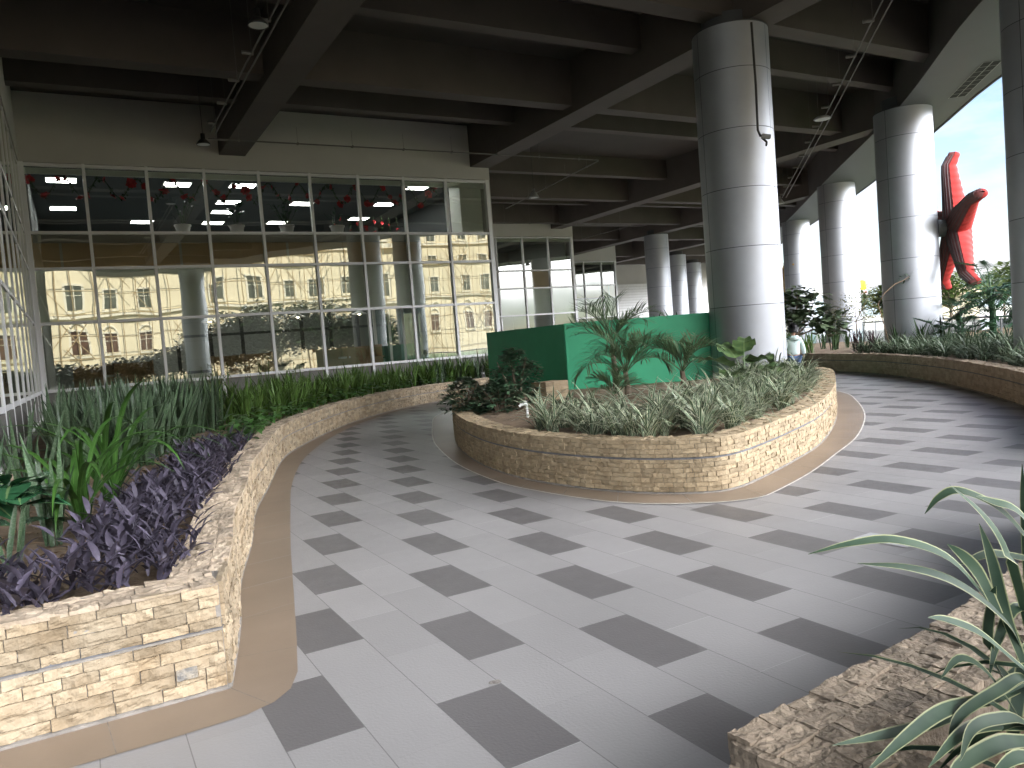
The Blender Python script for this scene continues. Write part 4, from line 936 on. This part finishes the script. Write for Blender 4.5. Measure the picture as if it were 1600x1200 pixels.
# hanging branch by the starfish column
br = empty('thin_branch', (19.1, 13.0, .42), 'thin pale leaning branch with a few small leaves before the starfish column', 'branch')
b0 = Vector((19.1, 13.0, .42)); pts = [atd(x, y, 21.0)-b0 for x, y in ((1372, 475), (1382, 458), (1398, 444), (1412, 438), (1430, 426))]
mb = MB(); mb.tube([(.1, .2, 0)] + [tuple(p) for p in pts], .012, 5); mb.build('stem', K['litter'], br)
mb = MB()
for i in range(26):
    p = pts[2].lerp(pts[4], rnd(.3, 1.05)); strap(mb, p+Vector((rnd(-.05, .05), rnd(-.05, .05), rnd(-.1, .1))), rnd(0, 6.28), .12, .05, R(rnd(-20, 50)), R(30), 3, .2, 'lance')
mb.build('foliage', LM['treedark'], br)

# ---------------------------------------------------------------- near right plant
random.seed(52)
sp_ = empty('spider_plant', (1.98, .74, .36), 'large arching cream edged blade plant in the lower right corner', 'plant'); s0 = Vector(sp_.location)
def ribbon(name, px, D0, D1, wd, sag=None):
    P_ = catmull3([atd(x, y, D0+(D1-D0)*i/(len(px)-1)) for i, (x, y) in enumerate(px)], 5); mb = MB(); rows = []; uv = []; n = len(P_)-1; prev = None
    for i, p in enumerate(P_):
        t = i/n; d = (P_[min(i+1, n)]-P_[max(i-1, 0)]).normalized(); up = Vector((0, 0, 1)); s_ = d.cross(up)
        if s_.length < .25: s_ = Vector((.5, -.85, 0))
        s_.normalize()
        if prev and s_.dot(prev) < 0: s_ = -s_
        prev = s_; nn = s_.cross(d).normalized(); w_ = wd*(.6+.4*min(1, t*2.5))*(1-max(0, (t-.5)/.5)**2)*.5+.0006
        s_ = (s_*.8+nn*.6).normalized()
        rows.append([p-s0+s_*w_+nn*w_*.25, p-s0, p-s0-s_*w_+nn*w_*.25]); uv.append([(0, t), (.5, t), (1, t)])
    mb.grid(rows, uv=uv, rnd=random.random()); return mb.build('leaf', LM['spider'], sp_, smooth=True)
def catmull3(P, per):
    Q = [P[0]*2-P[1]] + P + [P[-1]*2-P[-2]]; o = []
    for i in range(1, len(Q)-2):
        a, b, c, d = Q[i-1:i+3]
        for k in range(per):
            t = k/per; o.append(.5*((2*b)+(c-a)*t+(2*a-5*b+4*c-d)*t*t+(3*b-a-3*c+d)*t**3))
    o.append(P[-1]); return o
LV = [([(1625, 1080), (1590, 990), (1540, 935), (1480, 872), (1400, 845), (1330, 850), (1263, 866)], 1.72, 1.58, 0.026),
      ([(1600, 1090), (1590, 1000), (1555, 950), (1490, 905), (1420, 885), (1340, 880)], 1.69, 1.58, 0.028),
      ([(1610, 1000), (1595, 930), (1570, 850), (1535, 800), (1484, 757)], 1.72, 1.73, 0.028),
      ([(1640, 900), (1610, 850), (1560, 795), (1500, 768), (1468, 778), (1445, 803)], 1.80, 1.80, 0.025),
      ([(1640, 860), (1590, 800), (1550, 785), (1525, 775)], 1.80, 1.80, 0.026),
      ([(1600, 1040), (1570, 960), (1550, 880), (1530, 818)], 1.65, 1.73, 0.024),
      ([(1560, 960), (1530, 900), (1505, 870), (1480, 850)], 1.65, 1.73, 0.026),
      ([(1640, 880), (1570, 868), (1540, 868), (1500, 882)], 1.80, 1.73, 0.024),
      ([(1640, 1080), (1580, 1030), (1530, 990), (1480, 970), (1450, 965)], 1.65, 1.51, 0.026),
      ([(1660, 1040), (1560, 1090), (1480, 1110), (1420, 1150), (1350, 1210)], 1.72, 1.40, 0.029),
      ([(1640, 1000), (1540, 1090), (1460, 1130), (1380, 1150), (1300, 1165)], 1.80, 1.43, 0.026),
      ([(1640, 1120), (1580, 1080), (1545, 1010), (1550, 940), (1556, 915)], 1.72, 1.65, 0.026),
      ([(1650, 1130), (1600, 1135), (1540, 1135), (1500, 1150), (1450, 1200)], 1.65, 1.43, 0.029),
      ([(1650, 1190), (1600, 1130), (1560, 1125), (1520, 1140), (1500, 1190)], 1.61, 1.43, 0.026),
      ([(1650, 1160), (1600, 1160), (1560, 1165), (1500, 1200), (1480, 1240)], 1.57, 1.40, 0.032),
      ([(1630, 1100), (1600, 1060), (1560, 1080), (1500, 1120), (1480, 1170)], 1.65, 1.51, 0.024),
      ([(1620, 1180), (1590, 1120), (1540, 1050), (1500, 1030), (1470, 1060)], 1.65, 1.54, 0.022),
      ([(1650, 1000), (1610, 1010), (1590, 1100), (1580, 1180), (1575, 1240)], 1.72, 1.58, 0.029),
      ([(1640, 1120), (1610, 950), (1600, 800), (1597, 725)], 1.87, 1.88, 0.021),
      ([(1680, 1080), (1640, 980), (1590, 950), (1560, 1000), (1545, 1060)], 1.80, 1.65, 0.024),
      ([(1660, 1180), (1630, 1190), (1590, 1185), (1545, 1215)], 1.50, 1.40, 0.029)]
for a in LV: ribbon('leaf', *a)
fill_mb = MB()
for k in range(90): strap(fill_mb, (rnd(-.42, .3), rnd(-.5, .16), 0), rnd(0, 6.28), rnd(.35, .72), rnd(.022, .034), R(rnd(45, 82)), R(rnd(50, 120)), 9, .3)
fill_mb.build('inner_leaves', LM['spider'], sp_, smooth=True)

# ---------------------------------------------------------------- starfish
def starfish(name, loc, naz, size, skin, back, label, col, bracket=1.0):
    r = empty(name, loc, label, 'starfish sculpture')
    n_ = Vector((math.sin(naz), math.cos(naz), 0)); h = Vector((math.sin(naz-math.pi/2), math.cos(naz-math.pi/2), 0)); up = Vector((0, 0, 1)); W = size
    body, bk, rib = MB(), MB(), MB()
    for k in range(5):
        th = R(90+72*k); a = h*math.cos(th)+up*math.sin(th); s_ = a.cross(n_); rows = []; brow = []; N_ = 44
        for i in range(N_+1):
            t = i/N_; w_ = W*(.155*(1-t)**1.25+.062) ; sc_ = 1+.07*abs(math.sin(t*N_/2*math.pi*.5)); cl_ = n_*(W*.28*max(0, t-.82)**1.0*(2.0)+W*.02)
            if t > .94: w_ *= math.sqrt(max(.02, 1-((t-.94)/.06)**2))
            c = a*(W*t)+cl_; d_ = W*(.17*(1-t)+.078)*sc_
            if t > .94: d_ *= math.sqrt(max(.05, 1-((t-.94)/.06)**2))
            rows.append([c+s_*(w_*sc_*math.cos(ph))+n_*(d_*math.sin(ph)) for ph in [math.pi*q/9 for q in range(10)]])
            brow.append([c+s_*(w_*1.0*f)-n_*(W*.07*(1-f*f)+.0) for f in (-1, -.5, 0, .5, 1)])
        body.grid(rows); bk.grid(brow)
        for f in (-.85, -.6, -.35, -.1, .15, .4, .65, .9):
            pts = [a*(W*t)+n_*(W*.28*max(0, t-.82)*2+W*.02)+s_*(W*(.155*(1-t)**1.25+.062)*f)-n_*(W*.07*(1-f*f)+.006) for t in [q/8*.95 for q in range(9)]]
            rib.tube(pts, .012, 4)
    body.build('body', skin, r, smooth=True); b_ = bk.build('backing', back, r, smooth=True); rib.build('piping', K['silver'], b_)
    mb = MB(); mb.tube([-n_*(W*.05), -n_*.30], .22*W/1.9, 14); mb.build('collar', K['lampgrey'], r)
    mb = MB(); mb.tube([-n_*.25, -n_*bracket], .15, 14); mb.build('bracket', K['black'], r, smooth=True)
starfish('starfish_sculpture', (21.36, 12.78, 3.68), R(132), 2.05, K['starred'], K['starback'], 'giant red padded starfish mounted out from a metal column', 'red', .7)
starfish('starfish_sculpture', (36.2, 30.9, 4.0), R(-54), 1.9, K['gold'], K['starback'], 'gold starfish partly hidden behind the farther column', 'gold', .8)

# ---------------------------------------------------------------- ceiling lamps and conduits
def highbay(loc, label, drop, grey=True):
    r = empty('pendant_lamp', loc, label, 'lamp', 'high bay lamps under the canopy')
    mb = MB(); mb.lathe([(.0, .30), (.07, .29), (.07, .12), (.09, .10)], 14); mb.build('driver', K['black'] if grey else K['lampgrey'], r, smooth=True)
    mb = MB(); mb.lathe([(.08, .11), (.12, .09), (.21, -.02), (.22, -.06), (.20, -.06)] if grey else [(.08, .14), (.14, .08), (.22, -.06), (.26, -.16), (.24, -.16)], 20); mb.build('shade', K['black'] if grey else K['lampgrey'], r, smooth=True)
    mb = MB(); z = -.055 if grey else -.14; mb.lathe([(.0, z), (.2, z)], 20); mb.build('lens', K['lens'], r)
    mb = MB(); mb.tube([(0, 0, .29), (0, 0, drop/.7)], .009, 5); mb.build('cord', K['black'], r); r.scale = (.7, .7, .7)
highbay((2.86, 12.0, 6.5), 'nearest high bay lamp at the top of the photo under the first beam bay', 1.8)
highbay((2.98, 18.6, 6.45), 'dark high bay lamp before the wall above the largest glass front', 1.9)
highbay((14.4, 23.1, 6.5), 'small grey bell lamp hanging beyond the corner of the largest front', 1.8, False)
highbay((26.4, 22.9, 6.5), 'grey bell lamp hanging right of the biggest column', 1.8, False)
def conduit(paths, label, rad=.02, hang=None, top=8.3):
    o = Vector(paths[0][0]); r = empty('conduit_pipe', tuple(o), label, 'conduit')
    for P_ in paths:
        mb = MB(); mb.tube([Vector(p)-o for p in P_], rad, 6); mb.build('pipe', K['pipe'], r)
    if hang:
        a, b = Vector(paths[0][0]), Vector(paths[0][-1]); n_ = hang; d = (b-a).normalized(); s_ = Vector((-d.y, d.x, 0))
        for i in range(n_):
            p = a.lerp(b, (i+.5)/n_)-o; mb = MB(); mb.tube([p-s_*.03, p+s_*(.16 if len(paths) > 1 else .03)], .032, 6); mb.tube([p, p+Vector((0, 0, top-o.z-.0))], .0035, 4); mb.build('hanger', K['pipe'], r)
conduit([[(3.02, 6, 6.62), (3.10, 18.3, 6.62)], [(3.14, 6, 6.62), (3.22, 18.3, 6.62)]], 'pair of thin conduits running to the dark lamp along the first main beam', .018, 9)
conduit([[(3.12, 18.8, 6.6), (13.94, 18.64, 6.6)]], 'single conduit crossing before the wall above the largest glass front', .018, 8, 7.0)
conduit([[(13.94, 18.64, 6.58), (14.9, 26.0, 6.58)]], 'conduit turning away from the end of the crossing conduit', .018, 5, 7.0)
conduit([[(12.15, 8.17, 6.62), (17.32, 13.41, 6.62), (26.42, 22.79, 6.62)], [(12.27, 8.07, 6.62), (17.44, 13.31, 6.62), (26.54, 22.69, 6.62)]], 'pair of conduits running diagonally right of the biggest column', .016, 11)
conduit([[(16.0, 29.2, 6.6), (23.7, 29.5, 6.6)]], 'thin conduit before the middle glass front', .018, 6)
conduit([[(23.7, 29.5, 6.58), (23.7, 34.4, 6.58)]], 'short conduit turning away before the middle glass front', .018, 3)
lg = empty('disc_lamp', (17.25, 13.45, 6.55), 'flat pale disc lamp on the diagonal conduits', 'lamp')
mb = MB(); mb.lathe([(0, .05), (.16, .05), (.22, 0), (.2, -.015), (0, -.02)], 20); mb.build('housing', K['lampgrey'], lg, smooth=True)
mb = MB(); mb.lathe([(0, -.022), (.19, -.018)], 20); mb.build('lens', K['lens'], lg)

# ---------------------------------------------------------------- upper window: garland and pots
random.seed(61)
ga = empty('flower_garland', (5, 22.38, 6.17), 'red flower garland draped in swags across the top panes', 'garland')
vine = MB(); fl = []
def swag(x): return .25*math.cos((x+.68)/.42*math.pi)
pts = [(x-5, 0, swag(x)+.02) for x in [-.6+i*.05 for i in range(222)]]
vine.tube(pts, .012, 4)
for i in range(700):
    x = rnd(-.6, 10.4); strap(vine, (x-5, rnd(-.03, .03), swag(x)+rnd(-.04, .05)), rnd(0, 6.28), rnd(.07, .13), .055, R(rnd(-60, 60)), R(30), 3, .2, 'lance')
vine.build('vine', LM['treedark'], ga)
fm = MB()
for k in range(9): strap(fm, (0, 0, 0), k*.7, .07, .05, R(rnd(-20, 60)), R(40), 3, .2, 'obov')
f0 = fm.build('flower', K['red'], ga)
for i in range(44):
    o = f0 if i == 0 else f0.copy()
    if i: COL.objects.link(o); o.parent = ga
    x = -.5+i*.25+rnd(-.08, .08); s_ = rnd(1.3, 2.4); o.scale = (s_,)*3; o.location = (x-5, -.02, swag(x)+rnd(-.03, .03)); o.rotation_euler = (rnd(0, 6), rnd(0, 6), rnd(0, 6))
g2 = empty('flower_garland', (9.6, 27, 5.9), 'bunched red garland hanging deeper in the upper room at the right', 'garland')
vine = MB()
for k in range(9):
    x = -1.2+k*.3; vine.tube([(x, 0, .5), (x+.03, 0, -.1), (x, 0, -.5)], .012, 4)
    for i in range(16): strap(vine, (x+rnd(-.05, .05), rnd(-.04, .04), rnd(-.5, .5)), rnd(0, 6.28), .09, .05, R(rnd(-60, 60)), .5, 3, .2, 'lance')
vine.build('vine', LM['treedark'], g2)
for i in range(26):
    o = f0.copy(); COL.objects.link(o); o.parent = g2; s_ = rnd(.9, 1.6); o.scale = (s_,)*3; o.location = (-1.2+(i % 9)*.3, -.04, rnd(-.5, .4)); o.rotation_euler = (rnd(0, 6), rnd(0, 6), rnd(0, 6))
for i, (x, kind) in enumerate(((2.84, 0), (4.22, 1), (5.58, 2), (7.04, 3))):
    r = empty('potted_plant', (x, 22.26, 4.95), ['potted plant with thin spread twigs on the upper ledge, leftmost pot', 'potted plant with big round leaves on the upper ledge', 'potted plant with dense dark foliage on the upper ledge', 'pale pot with sparse thin leaves on the upper ledge, rightmost pot'][kind], 'potted plant')
    mb = MB(); mb.lathe([(.0, .01), (.12, .01), (.16, .2), (.175, .2), (.175, .23), (.15, .23), (.14, .18), (0, .18)], 20); mb.build('pot', K['pot'], r, smooth=True)
    lf = MB()
    for k in range((14, 9, 30, 10)[kind]):
        az = rnd(0, 6.28); d, s_ = basis(az, R(rnd(50, 85))); q = d*rnd(.15, .6)+Vector((0, 0, .18)); lf.tube([(0, 0, .16), q], .005, 4)
        L_ = (.14, .24, .16, .2)[kind]; strap(lf, q, az, L_, L_*(.35, .75, .5, .2)[kind], R(rnd(-10, 50)), R(40), 4, .2, 'ovate')
    lf.build('foliage', LM['phil'], r); r.scale = (1.25,)*3

# ---------------------------------------------------------------- child
def skin_mesh(name, verts, edges, rad, m_, parent, sub=2):
    me = bpy.data.meshes.new(name); me.from_pydata(verts, edges, []); o = bpy.data.objects.new(name, me); COL.objects.link(o); o.parent = parent
    md = o.modifiers.new('skin', 'SKIN'); md.use_smooth_shade = True
    if not me.skin_vertices: me.skin_vertices.new()
    for i, q in enumerate(rad):
        d_ = me.skin_vertices[0].data[i]; d_.radius = q if isinstance(q, tuple) else (q, q); d_.use_root = (i == 0)
    sb = o.modifiers.new('sub', 'SUBSURF'); sb.levels = sub; sb.render_levels = sub; me.materials.append(m_); return o
ch = atd(1241, 560, 17.0); child = empty('person', (ch.x, ch.y, 0), 'black haired child in pale mint hooded jacket, seen from behind, beside the biggest column', 'person', rz=R(-29))
# local frame: +y away from camera, +x right
V, E_, RD = [], [], []
def chain(pts, rads, start=None):
    prev = start
    for p, q in zip(pts, rads):
        V.append(p); RD.append(q); i = len(V)-1
        if prev is not None: E_.append((prev, i))
        prev = i
    return prev
pel = chain([(0, 0, .70)], [(.10, .075)])
che = chain([(0, .0, .86), (0, .0, 1.0)], [(.095, .07), (.11, .075)], pel)
nk = chain([(0, .005, 1.09), (.01, .012, 1.15)], [.04, .04], che)
hd = chain([(.012, .018, 1.215), (.015, .02, 1.28), (.012, .015, 1.335)], [(.072, .08), (.082, .09), (.05, .055)], nk)
for s_ in (-1, 1):
    k = chain([(s_*.075, 0, .66), (s_*.08, .03 if s_ > 0 else -.02, .37), (s_*.08, .01 if s_ > 0 else -.07, .07)], [.072, .05, .036], pel)
    chain([(s_*.085, .06 if s_ > 0 else -.02, .03), (s_*.09, .13 if s_ > 0 else .05, .025)], [.032, .026], k)
    sh = chain([(s_*.135, 0, 1.03), (s_*.19, -.01, .85), (s_*.225, .03, .70)], [.042, .034, .026], che)
    hn = chain([(s_*.23, .045, .655)], [(.02, .03)], sh)
    for f_ in range(4): chain([(s_*.232, .025+f_*.014, .615), (s_*.228, .03+f_*.014, .585)], [.008, .007], hn)
    chain([(s_*.215, .07, .635), (s_*.21, .078, .61)], [.009, .008], hn)
skin_mesh('body', V, E_, RD, K['skin'], child)
V, E_, RD = [], [], []
a = chain([(0, 0, .66)], [(.145, .105)]); c = chain([(0, 0, .80), (0, 0, .95), (0, .0, 1.03)], [(.14, .10), (.145, .10), (.12, .085)], a); chain([(0, .0, 1.09)], [(.065, .06)], c)
for s_ in (-1, 1): chain([(s_*.14, 0, 1.03), (s_*.2, -.01, .85), (s_*.235, .03, .69)], [.06, .055, .048], c)
skin_mesh('jacket', V, E_, RD, K['hoodie'], child)
V, E_, RD = [], [], []
a = chain([(0, 0, .68)], [(.12, .095)])
for s_ in (-1, 1): chain([(s_*.08, 0, .62), (s_*.082, .03 if s_ > 0 else -.02, .37), (s_*.082, .01 if s_ > 0 else -.07, .09)], [.085, .064, .055], a)
skin_mesh('jeans', V, E_, RD, K['jeans'], child)
mb = MB(); rows = []
for i in range(9):
    ph = i/8*R(125); rows.append([(.014+.096*math.sin(ph)*math.cos(q), .008+.104*math.sin(ph)*math.sin(q)+.01, 1.275+.105*math.cos(ph)-(.03 if i == 8 else 0)) for q in [R(150+240*j/18) for j in range(19)]])
mb.grid(rows)
for i in range(160):
    ph, q = R(rnd(5, 115)), R(rnd(150, 390)); p = Vector((.014+.097*math.sin(ph)*math.cos(q), .018+.105*math.sin(ph)*math.sin(q), 1.275+.106*math.cos(ph)))
    strap(mb, p, q, .07, .02, R(40)-ph, R(60), 3, .2, 'lance')
mb.build('hair', K['hair'], child, smooth=True)
mb = MB(); mb.lathe([(.06, .06), (.10, .045), (.125, .0), (.11, -.04), (.07, -.03)], 18, (0, -.045, 1.06)); mb.build('hood', K['hoodie'], child, smooth=True)
mb = MB(); mb.lathe([(0, .012), (.012, .008), (.012, -.008), (0, -.012)], 8, (.052, .085, 1.285)); mb.lathe([(0, .012), (.012, .008), (.012, -.008), (0, -.012)], 8, (-.02, .098, 1.285)); mb.build('eyes', K['black'], child)

# ---------------------------------------------------------------- outside
def sheet(name, poly, z, m_, label):
    mb = MB(); poly_tri(mb, poly, z); return tag(mb.build(name, m_), label, name.replace('_', ' '), kind='structure')
sheet('road', [(40, -60), (48, -60), (60, 0), (78, 30), (120, 60), (220, 95), (220, 110), (110, 75), (68, 38), (50, 5)], -.05, K['asphalt'], 'pale road beyond the planting')
sheet('lawn', [(24, 5), (34, -10), (46, 5), (60, 30), (48, 35), (33, 20)], -.045, mat('lawn_green', (.09, .14, .04), .9, col2=(.14, .18, .06), vscale=2), 'green verge between canopy and road')
ba = empty('glass_balustrade', (22.5, 12.5, .1), 'low greenish glass balustrade behind the outer planter', 'balustrade'); b0 = Vector(ba.location)
P_ = Path([(15.5, 3.0), (19.6, 9.2), (23.0, 13.2), (27.6, 18.6), (33.5, 25.5), (40, 33.5)]); n = 22
for i in range(n):
    a, b = P_.at(P_.len*i/n)[0], P_.at(P_.len*(i+1)/n)[0]; d = (b-a).normalized(); s_ = Vector((d.y, -d.x))*.006
    mb = MB(); a2, b2 = a+d*.05, b-d*.05; mb.prism([tuple(a2), tuple(b2), tuple(b2+s_), tuple(a2+s_)], .15, 1.08); shift(mb, b0).build('glass_panel', K['glass2'], ba)
    mb = MB(); mb.tube([(a.x, a.y, -.05), (a.x, a.y, 1.12)], .022, 8); shift(mb, b0).build('post', K['lampgrey'], ba)
mb = MB(); mb.tube([(*P_.at(P_.len*i/n)[0], 1.13) for i in range(n+1)], .03, 8); shift(mb, b0).build('handrail', K['steel'], ba)
random.seed(71)
TR = [((36, 17.5), 2.6, 2.0, 'flat topped tree with yellow green crown beyond the balustrade', 'tree', 1), ((44, 18.5), 3.6, 2.6, 'green tree at the right beyond the lobed leaf plants', 'treedark', 0), ((50, 30), 2.8, 2.2, 'roadside tree behind the starfish', 'tree', 0),
      ((62, 47), 3.2, 2.4, 'tree beyond the road left of the starfish column', 'treedark', 0), ((40, 26.5), 2.2, 1.5, 'small tree below the yellow sign', 'tree', 0), ((75, 40), 3.4, 3.0, 'distant tree beside the beige house', 'treedark', 0),
      ((90, 80), 3.6, 3.2, 'distant tree seen past the farther outer column', 'tree', 0), ((46, 12), 3.2, 2.4, 'dark tree near the right edge column', 'treedark', 0), ((110, 60), 4, 3.5, 'far wide tree on the horizon at right', 'tree', 0)]
for (x, y), h, rad, lb, mm, flat in TR:
    cr = [(rad*rnd(-.7, .7), rad*rnd(-.7, .7), h+rad*rnd(-.25, .35), rad*rnd(.4, .6), rad*(.22 if flat else .4)) for k in range(9)]
    clump_tree((x, y, -.06), h*.6, cr, lb, LM[mm], 2600, .28, 'tree', .12)
# clipped palm clump by the sign
palm((49.5, 37.2, 1.2), 1.2, 14, 1.6, 'small palm below the yellow sign', 73)
sg = atd(1347, 437, 150); r = empty('advertising_sign', (sg.x, sg.y, -.06), 'tall yellow sign with red letters at its foot beyond the planting', 'sign', rz=R(-34)); zb = sg.z-1.9+.06
mb = MB()
for k in range(5): mb.tube([(-.56+k*.28, 0, zb), (-.5+k*.25, 0, zb+1.7-abs(k-2)*.1), (-.5+k*.25, 0, zb+1.9-abs(k-2)*.12)], [.17, .16, .05], 10)
mb.build('yellow_panel', K['yellow'], r, smooth=True)
mb = MB(); mb.box(-.12, -.1, 0, .12, .1, zb); mb.build('post', K['lampgrey'], r)
mb = MB(); mb.box(-.95, .25, zb-1.0, .95, .35, zb-.02); mb.build('letter_board', K['white'], r)
def text(body, size, m_, parent, loc, rot, nm='lettering'):
    cu = bpy.data.curves.new(nm, 'FONT'); cu.body = body; cu.size = size; cu.align_x = 'CENTER'; cu.extrude = .03; cu.materials.append(m_); t_ = bpy.data.objects.new(nm, cu); COL.objects.link(t_); dg_ = bpy.context.evaluated_depsgraph_get(); o = bpy.data.objects.new(nm, bpy.data.meshes.new_from_object(t_.evaluated_get(dg_))); bpy.data.objects.remove(t_); COL.objects.link(o); o.parent = parent; o.location = loc; o.rotation_euler = rot; return o
text('LOVE', .78, K['redletter'], r, (0, .2, zb-.8), (R(90), 0, 0))
hs_ = empty('house', (70, 44, -.06), 'beige roofed house beyond the starfish column', 'house', rz=R(35))
mb = MB(); mb.box(-5, -3.5, 0, 5, 3.5, 2.7); mb.build('wall', K['cream'], hs_)
mb = MB(); mb.v = [(-5.5, -4, 2.65), (5.5, -4, 2.65), (5.5, 4, 2.65), (-5.5, 4, 2.65), (-2.5, 0, 4.8), (2.5, 0, 4.8)]; mb.f = [(0, 1, 5, 4), (1, 2, 5), (2, 3, 4, 5), (3, 0, 4), (3, 2, 1, 0)]; mb.uv = [[(0, 0)]*len(f) for f in mb.f]; mb.r = [.5]*5; mb.mi = [0]*5; mb.build('roof', K['rooft'], hs_)
for k in (-2.6, 1.4):
    mb = MB(); mb.box(k, -3.54, .9, k+1.4, -3.5, 2.0); mb.build('window', K['dkwin'], hs_)
lpz = atd(1497, 445, 70); r = empty('street_lamp', (lpz.x, lpz.y, -.06), 'thin street lamp in front of the distant hill', 'street lamp')
mb = MB(); mb.tube([(0, 0, 0), (0, 0, 4.7)], [.09, .05], 8); mb.build('pole', K['lampgrey'], r)
mb = MB(); mb.tube([(0, 0, 4.6), (-.7, .6, 4.85), (-1.4, 1.1, 4.85)], .05, 6); mb.build('arm', K['lampgrey'], r)
mb = MB(); mb.box(-1.9, 1.0, 4.78, -1.3, 1.3, 4.9); mb.build('lamp_head', K['lampgrey'], r)
mb = MB(); rows = []
for j in range(9):
    row = []
    for i in range(61):
        az = R(20+i*2.0); t = j/8; Rr = 2300+1500*t; hgt = (95+85*noise.noise(Vector((az*5, 0, 2)))+30*noise.noise(Vector((az*19, t*2, 5))))*math.sin(math.pi*t)**.8
        row.append((Rr*math.sin(az), Rr*math.cos(az), -2+max(0, hgt)))
    rows.append(row)
mb.grid(rows); tag(mb.build('hills', K['hill'], smooth=True), 'pale blue hill on the horizon', 'hills', kind='structure')
# shutter at far end
sh_ = empty('roller_shutter', (47, 57.9, 0), 'white slatted shutter at the far end of the hall', 'shutter')
mb = MB()
for k in range(24): mb.box(-5, -.05, .1+k*.25, 5, 0, .1+k*.25+.22)
mb.build('slats', K['white'], sh_)
mb = MB(); mb.box(-5.15, -.1, 0, -5, 0, 6.2); mb.box(5, -.1, 0, 5.15, 0, 6.2); mb.build('side_rail', K['lampgrey'], sh_)

# building across the way, seen mirrored in the glass
bd = empty('cream_building', (18, -32, 0), 'sunlit cream building under scaffolding, mirrored in the largest glass front', 'building')
mb = MB(); mb.box(-30, -12, 0, 27, 0, 14); mb.build('wall', K['cream'], bd)
for z, dd, hh in ((6.9, .25, .25), (10.9, .3, .3), (13.9, .4, .5)):
    mb = MB(); mb.box(-30, 0, z-.5, 27, dd, z-.5+hh); mb.build('cornice', K['trim'], bd)
wins = []
for row, (z, hh, mk) in enumerate(((3.4, 1.8, 'brownwin'), (7.1, 1.8, 'dkwin'), (11.1, 1.8, 'dkwin'))):
    f0_ = MB(); wv = .52; f0_.box(-wv-.16, 0, -.16, -wv, .12, hh+.16); f0_.box(wv, 0, -.16, wv+.16, .12, hh+.16); f0_.box(-wv, 0, hh, wv, .115, hh+.16); f0_.box(-wv-.2, 0, -.3, wv+.2, .2, -.16)
    f0_.box(-.03, 0, 0, .03, .07, hh); f0_.box(-wv, 0, hh*.6, wv, .065, hh*.6+.05)
    if row == 0: f0_.tube([(wv*1.05*math.cos(q), .06, hh+.1+.55*math.sin(q)) for q in [math.pi*k/8 for k in range(9)]], .1, 6)
    g0 = MB(); g0.box(-wv, 0, 0, wv, .03, hh); first = None
    for i in range(18):
        x = -27.5+i*3.1+(.45 if i % 3 == 0 else 0)
        if first is None:
            wo = f0_.build('window', K['trim'], bd); wo.location = (x, 0, z); go = g0.build('pane', K[mk], wo); first = (wo, go)
        else:
            wo = first[0].copy(); COL.objects.link(wo); wo.parent = bd; wo.location = (x, 0, z); go = first[1].copy(); COL.objects.link(go); go.parent = wo
sf = empty('scaffolding', (18, -30.6, 0), 'pole scaffolding standing before the cream building', 'scaffolding')
mb = MB()
for i in range(44): x = -29+i*1.25; mb.tube([(x+rnd(-.1, .1), 0, 0), (x+rnd(-.2, .2), rnd(-.1, .1), 14.2)], .04, 4)
mb.build('standard_pole', K['scaf'], sf)
mb = MB()
for i in range(8): mb.tube([(-29, .05, 1.8*i+1.2), (26, .05, 1.8*i+1.2+rnd(-.2, .2))], .035, 4)
mb.build('ledger_pole', K['scaf'], sf)
mb = MB()
for i in range(90): x, z = rnd(-29, 24), rnd(0, 11.5); s_ = random.choice((-1, 1)); mb.tube([(x, .1, z), (x+s_*1.8, .1, z+2.6)], .035, 4)
mb.build('brace_pole', K['scaf'], sf)
random.seed(81)
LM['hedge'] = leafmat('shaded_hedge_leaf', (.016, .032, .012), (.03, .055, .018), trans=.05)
for i, (x, y, h) in enumerate(((.5, -9, 2.0), (3.2, -9.2, 2.2), (6, -9.2, 2.6), (8, -9, 3.6), (10, -9, 4.3), (12, -9.2, 4.8), (14, -8.8, 4.8), (16, -8.4, 4.6), (18, -8, 4.0), (-2, -9, 2.0))):
    cr = [(rnd(-1.6, 1.6), rnd(-.7, .7), h*.7+rnd(-.3, .4), rnd(.9, 1.4), h*rnd(.26, .36)) for k in range(8)]
    clump_tree((x, y, -.06), h*.5, cr, 'garden shrub behind the viewer, mirrored in the glass front', LM['hedge'], 3000, .3, 'shrub', .05, cat='shrub', group='garden shrubs behind the viewer')
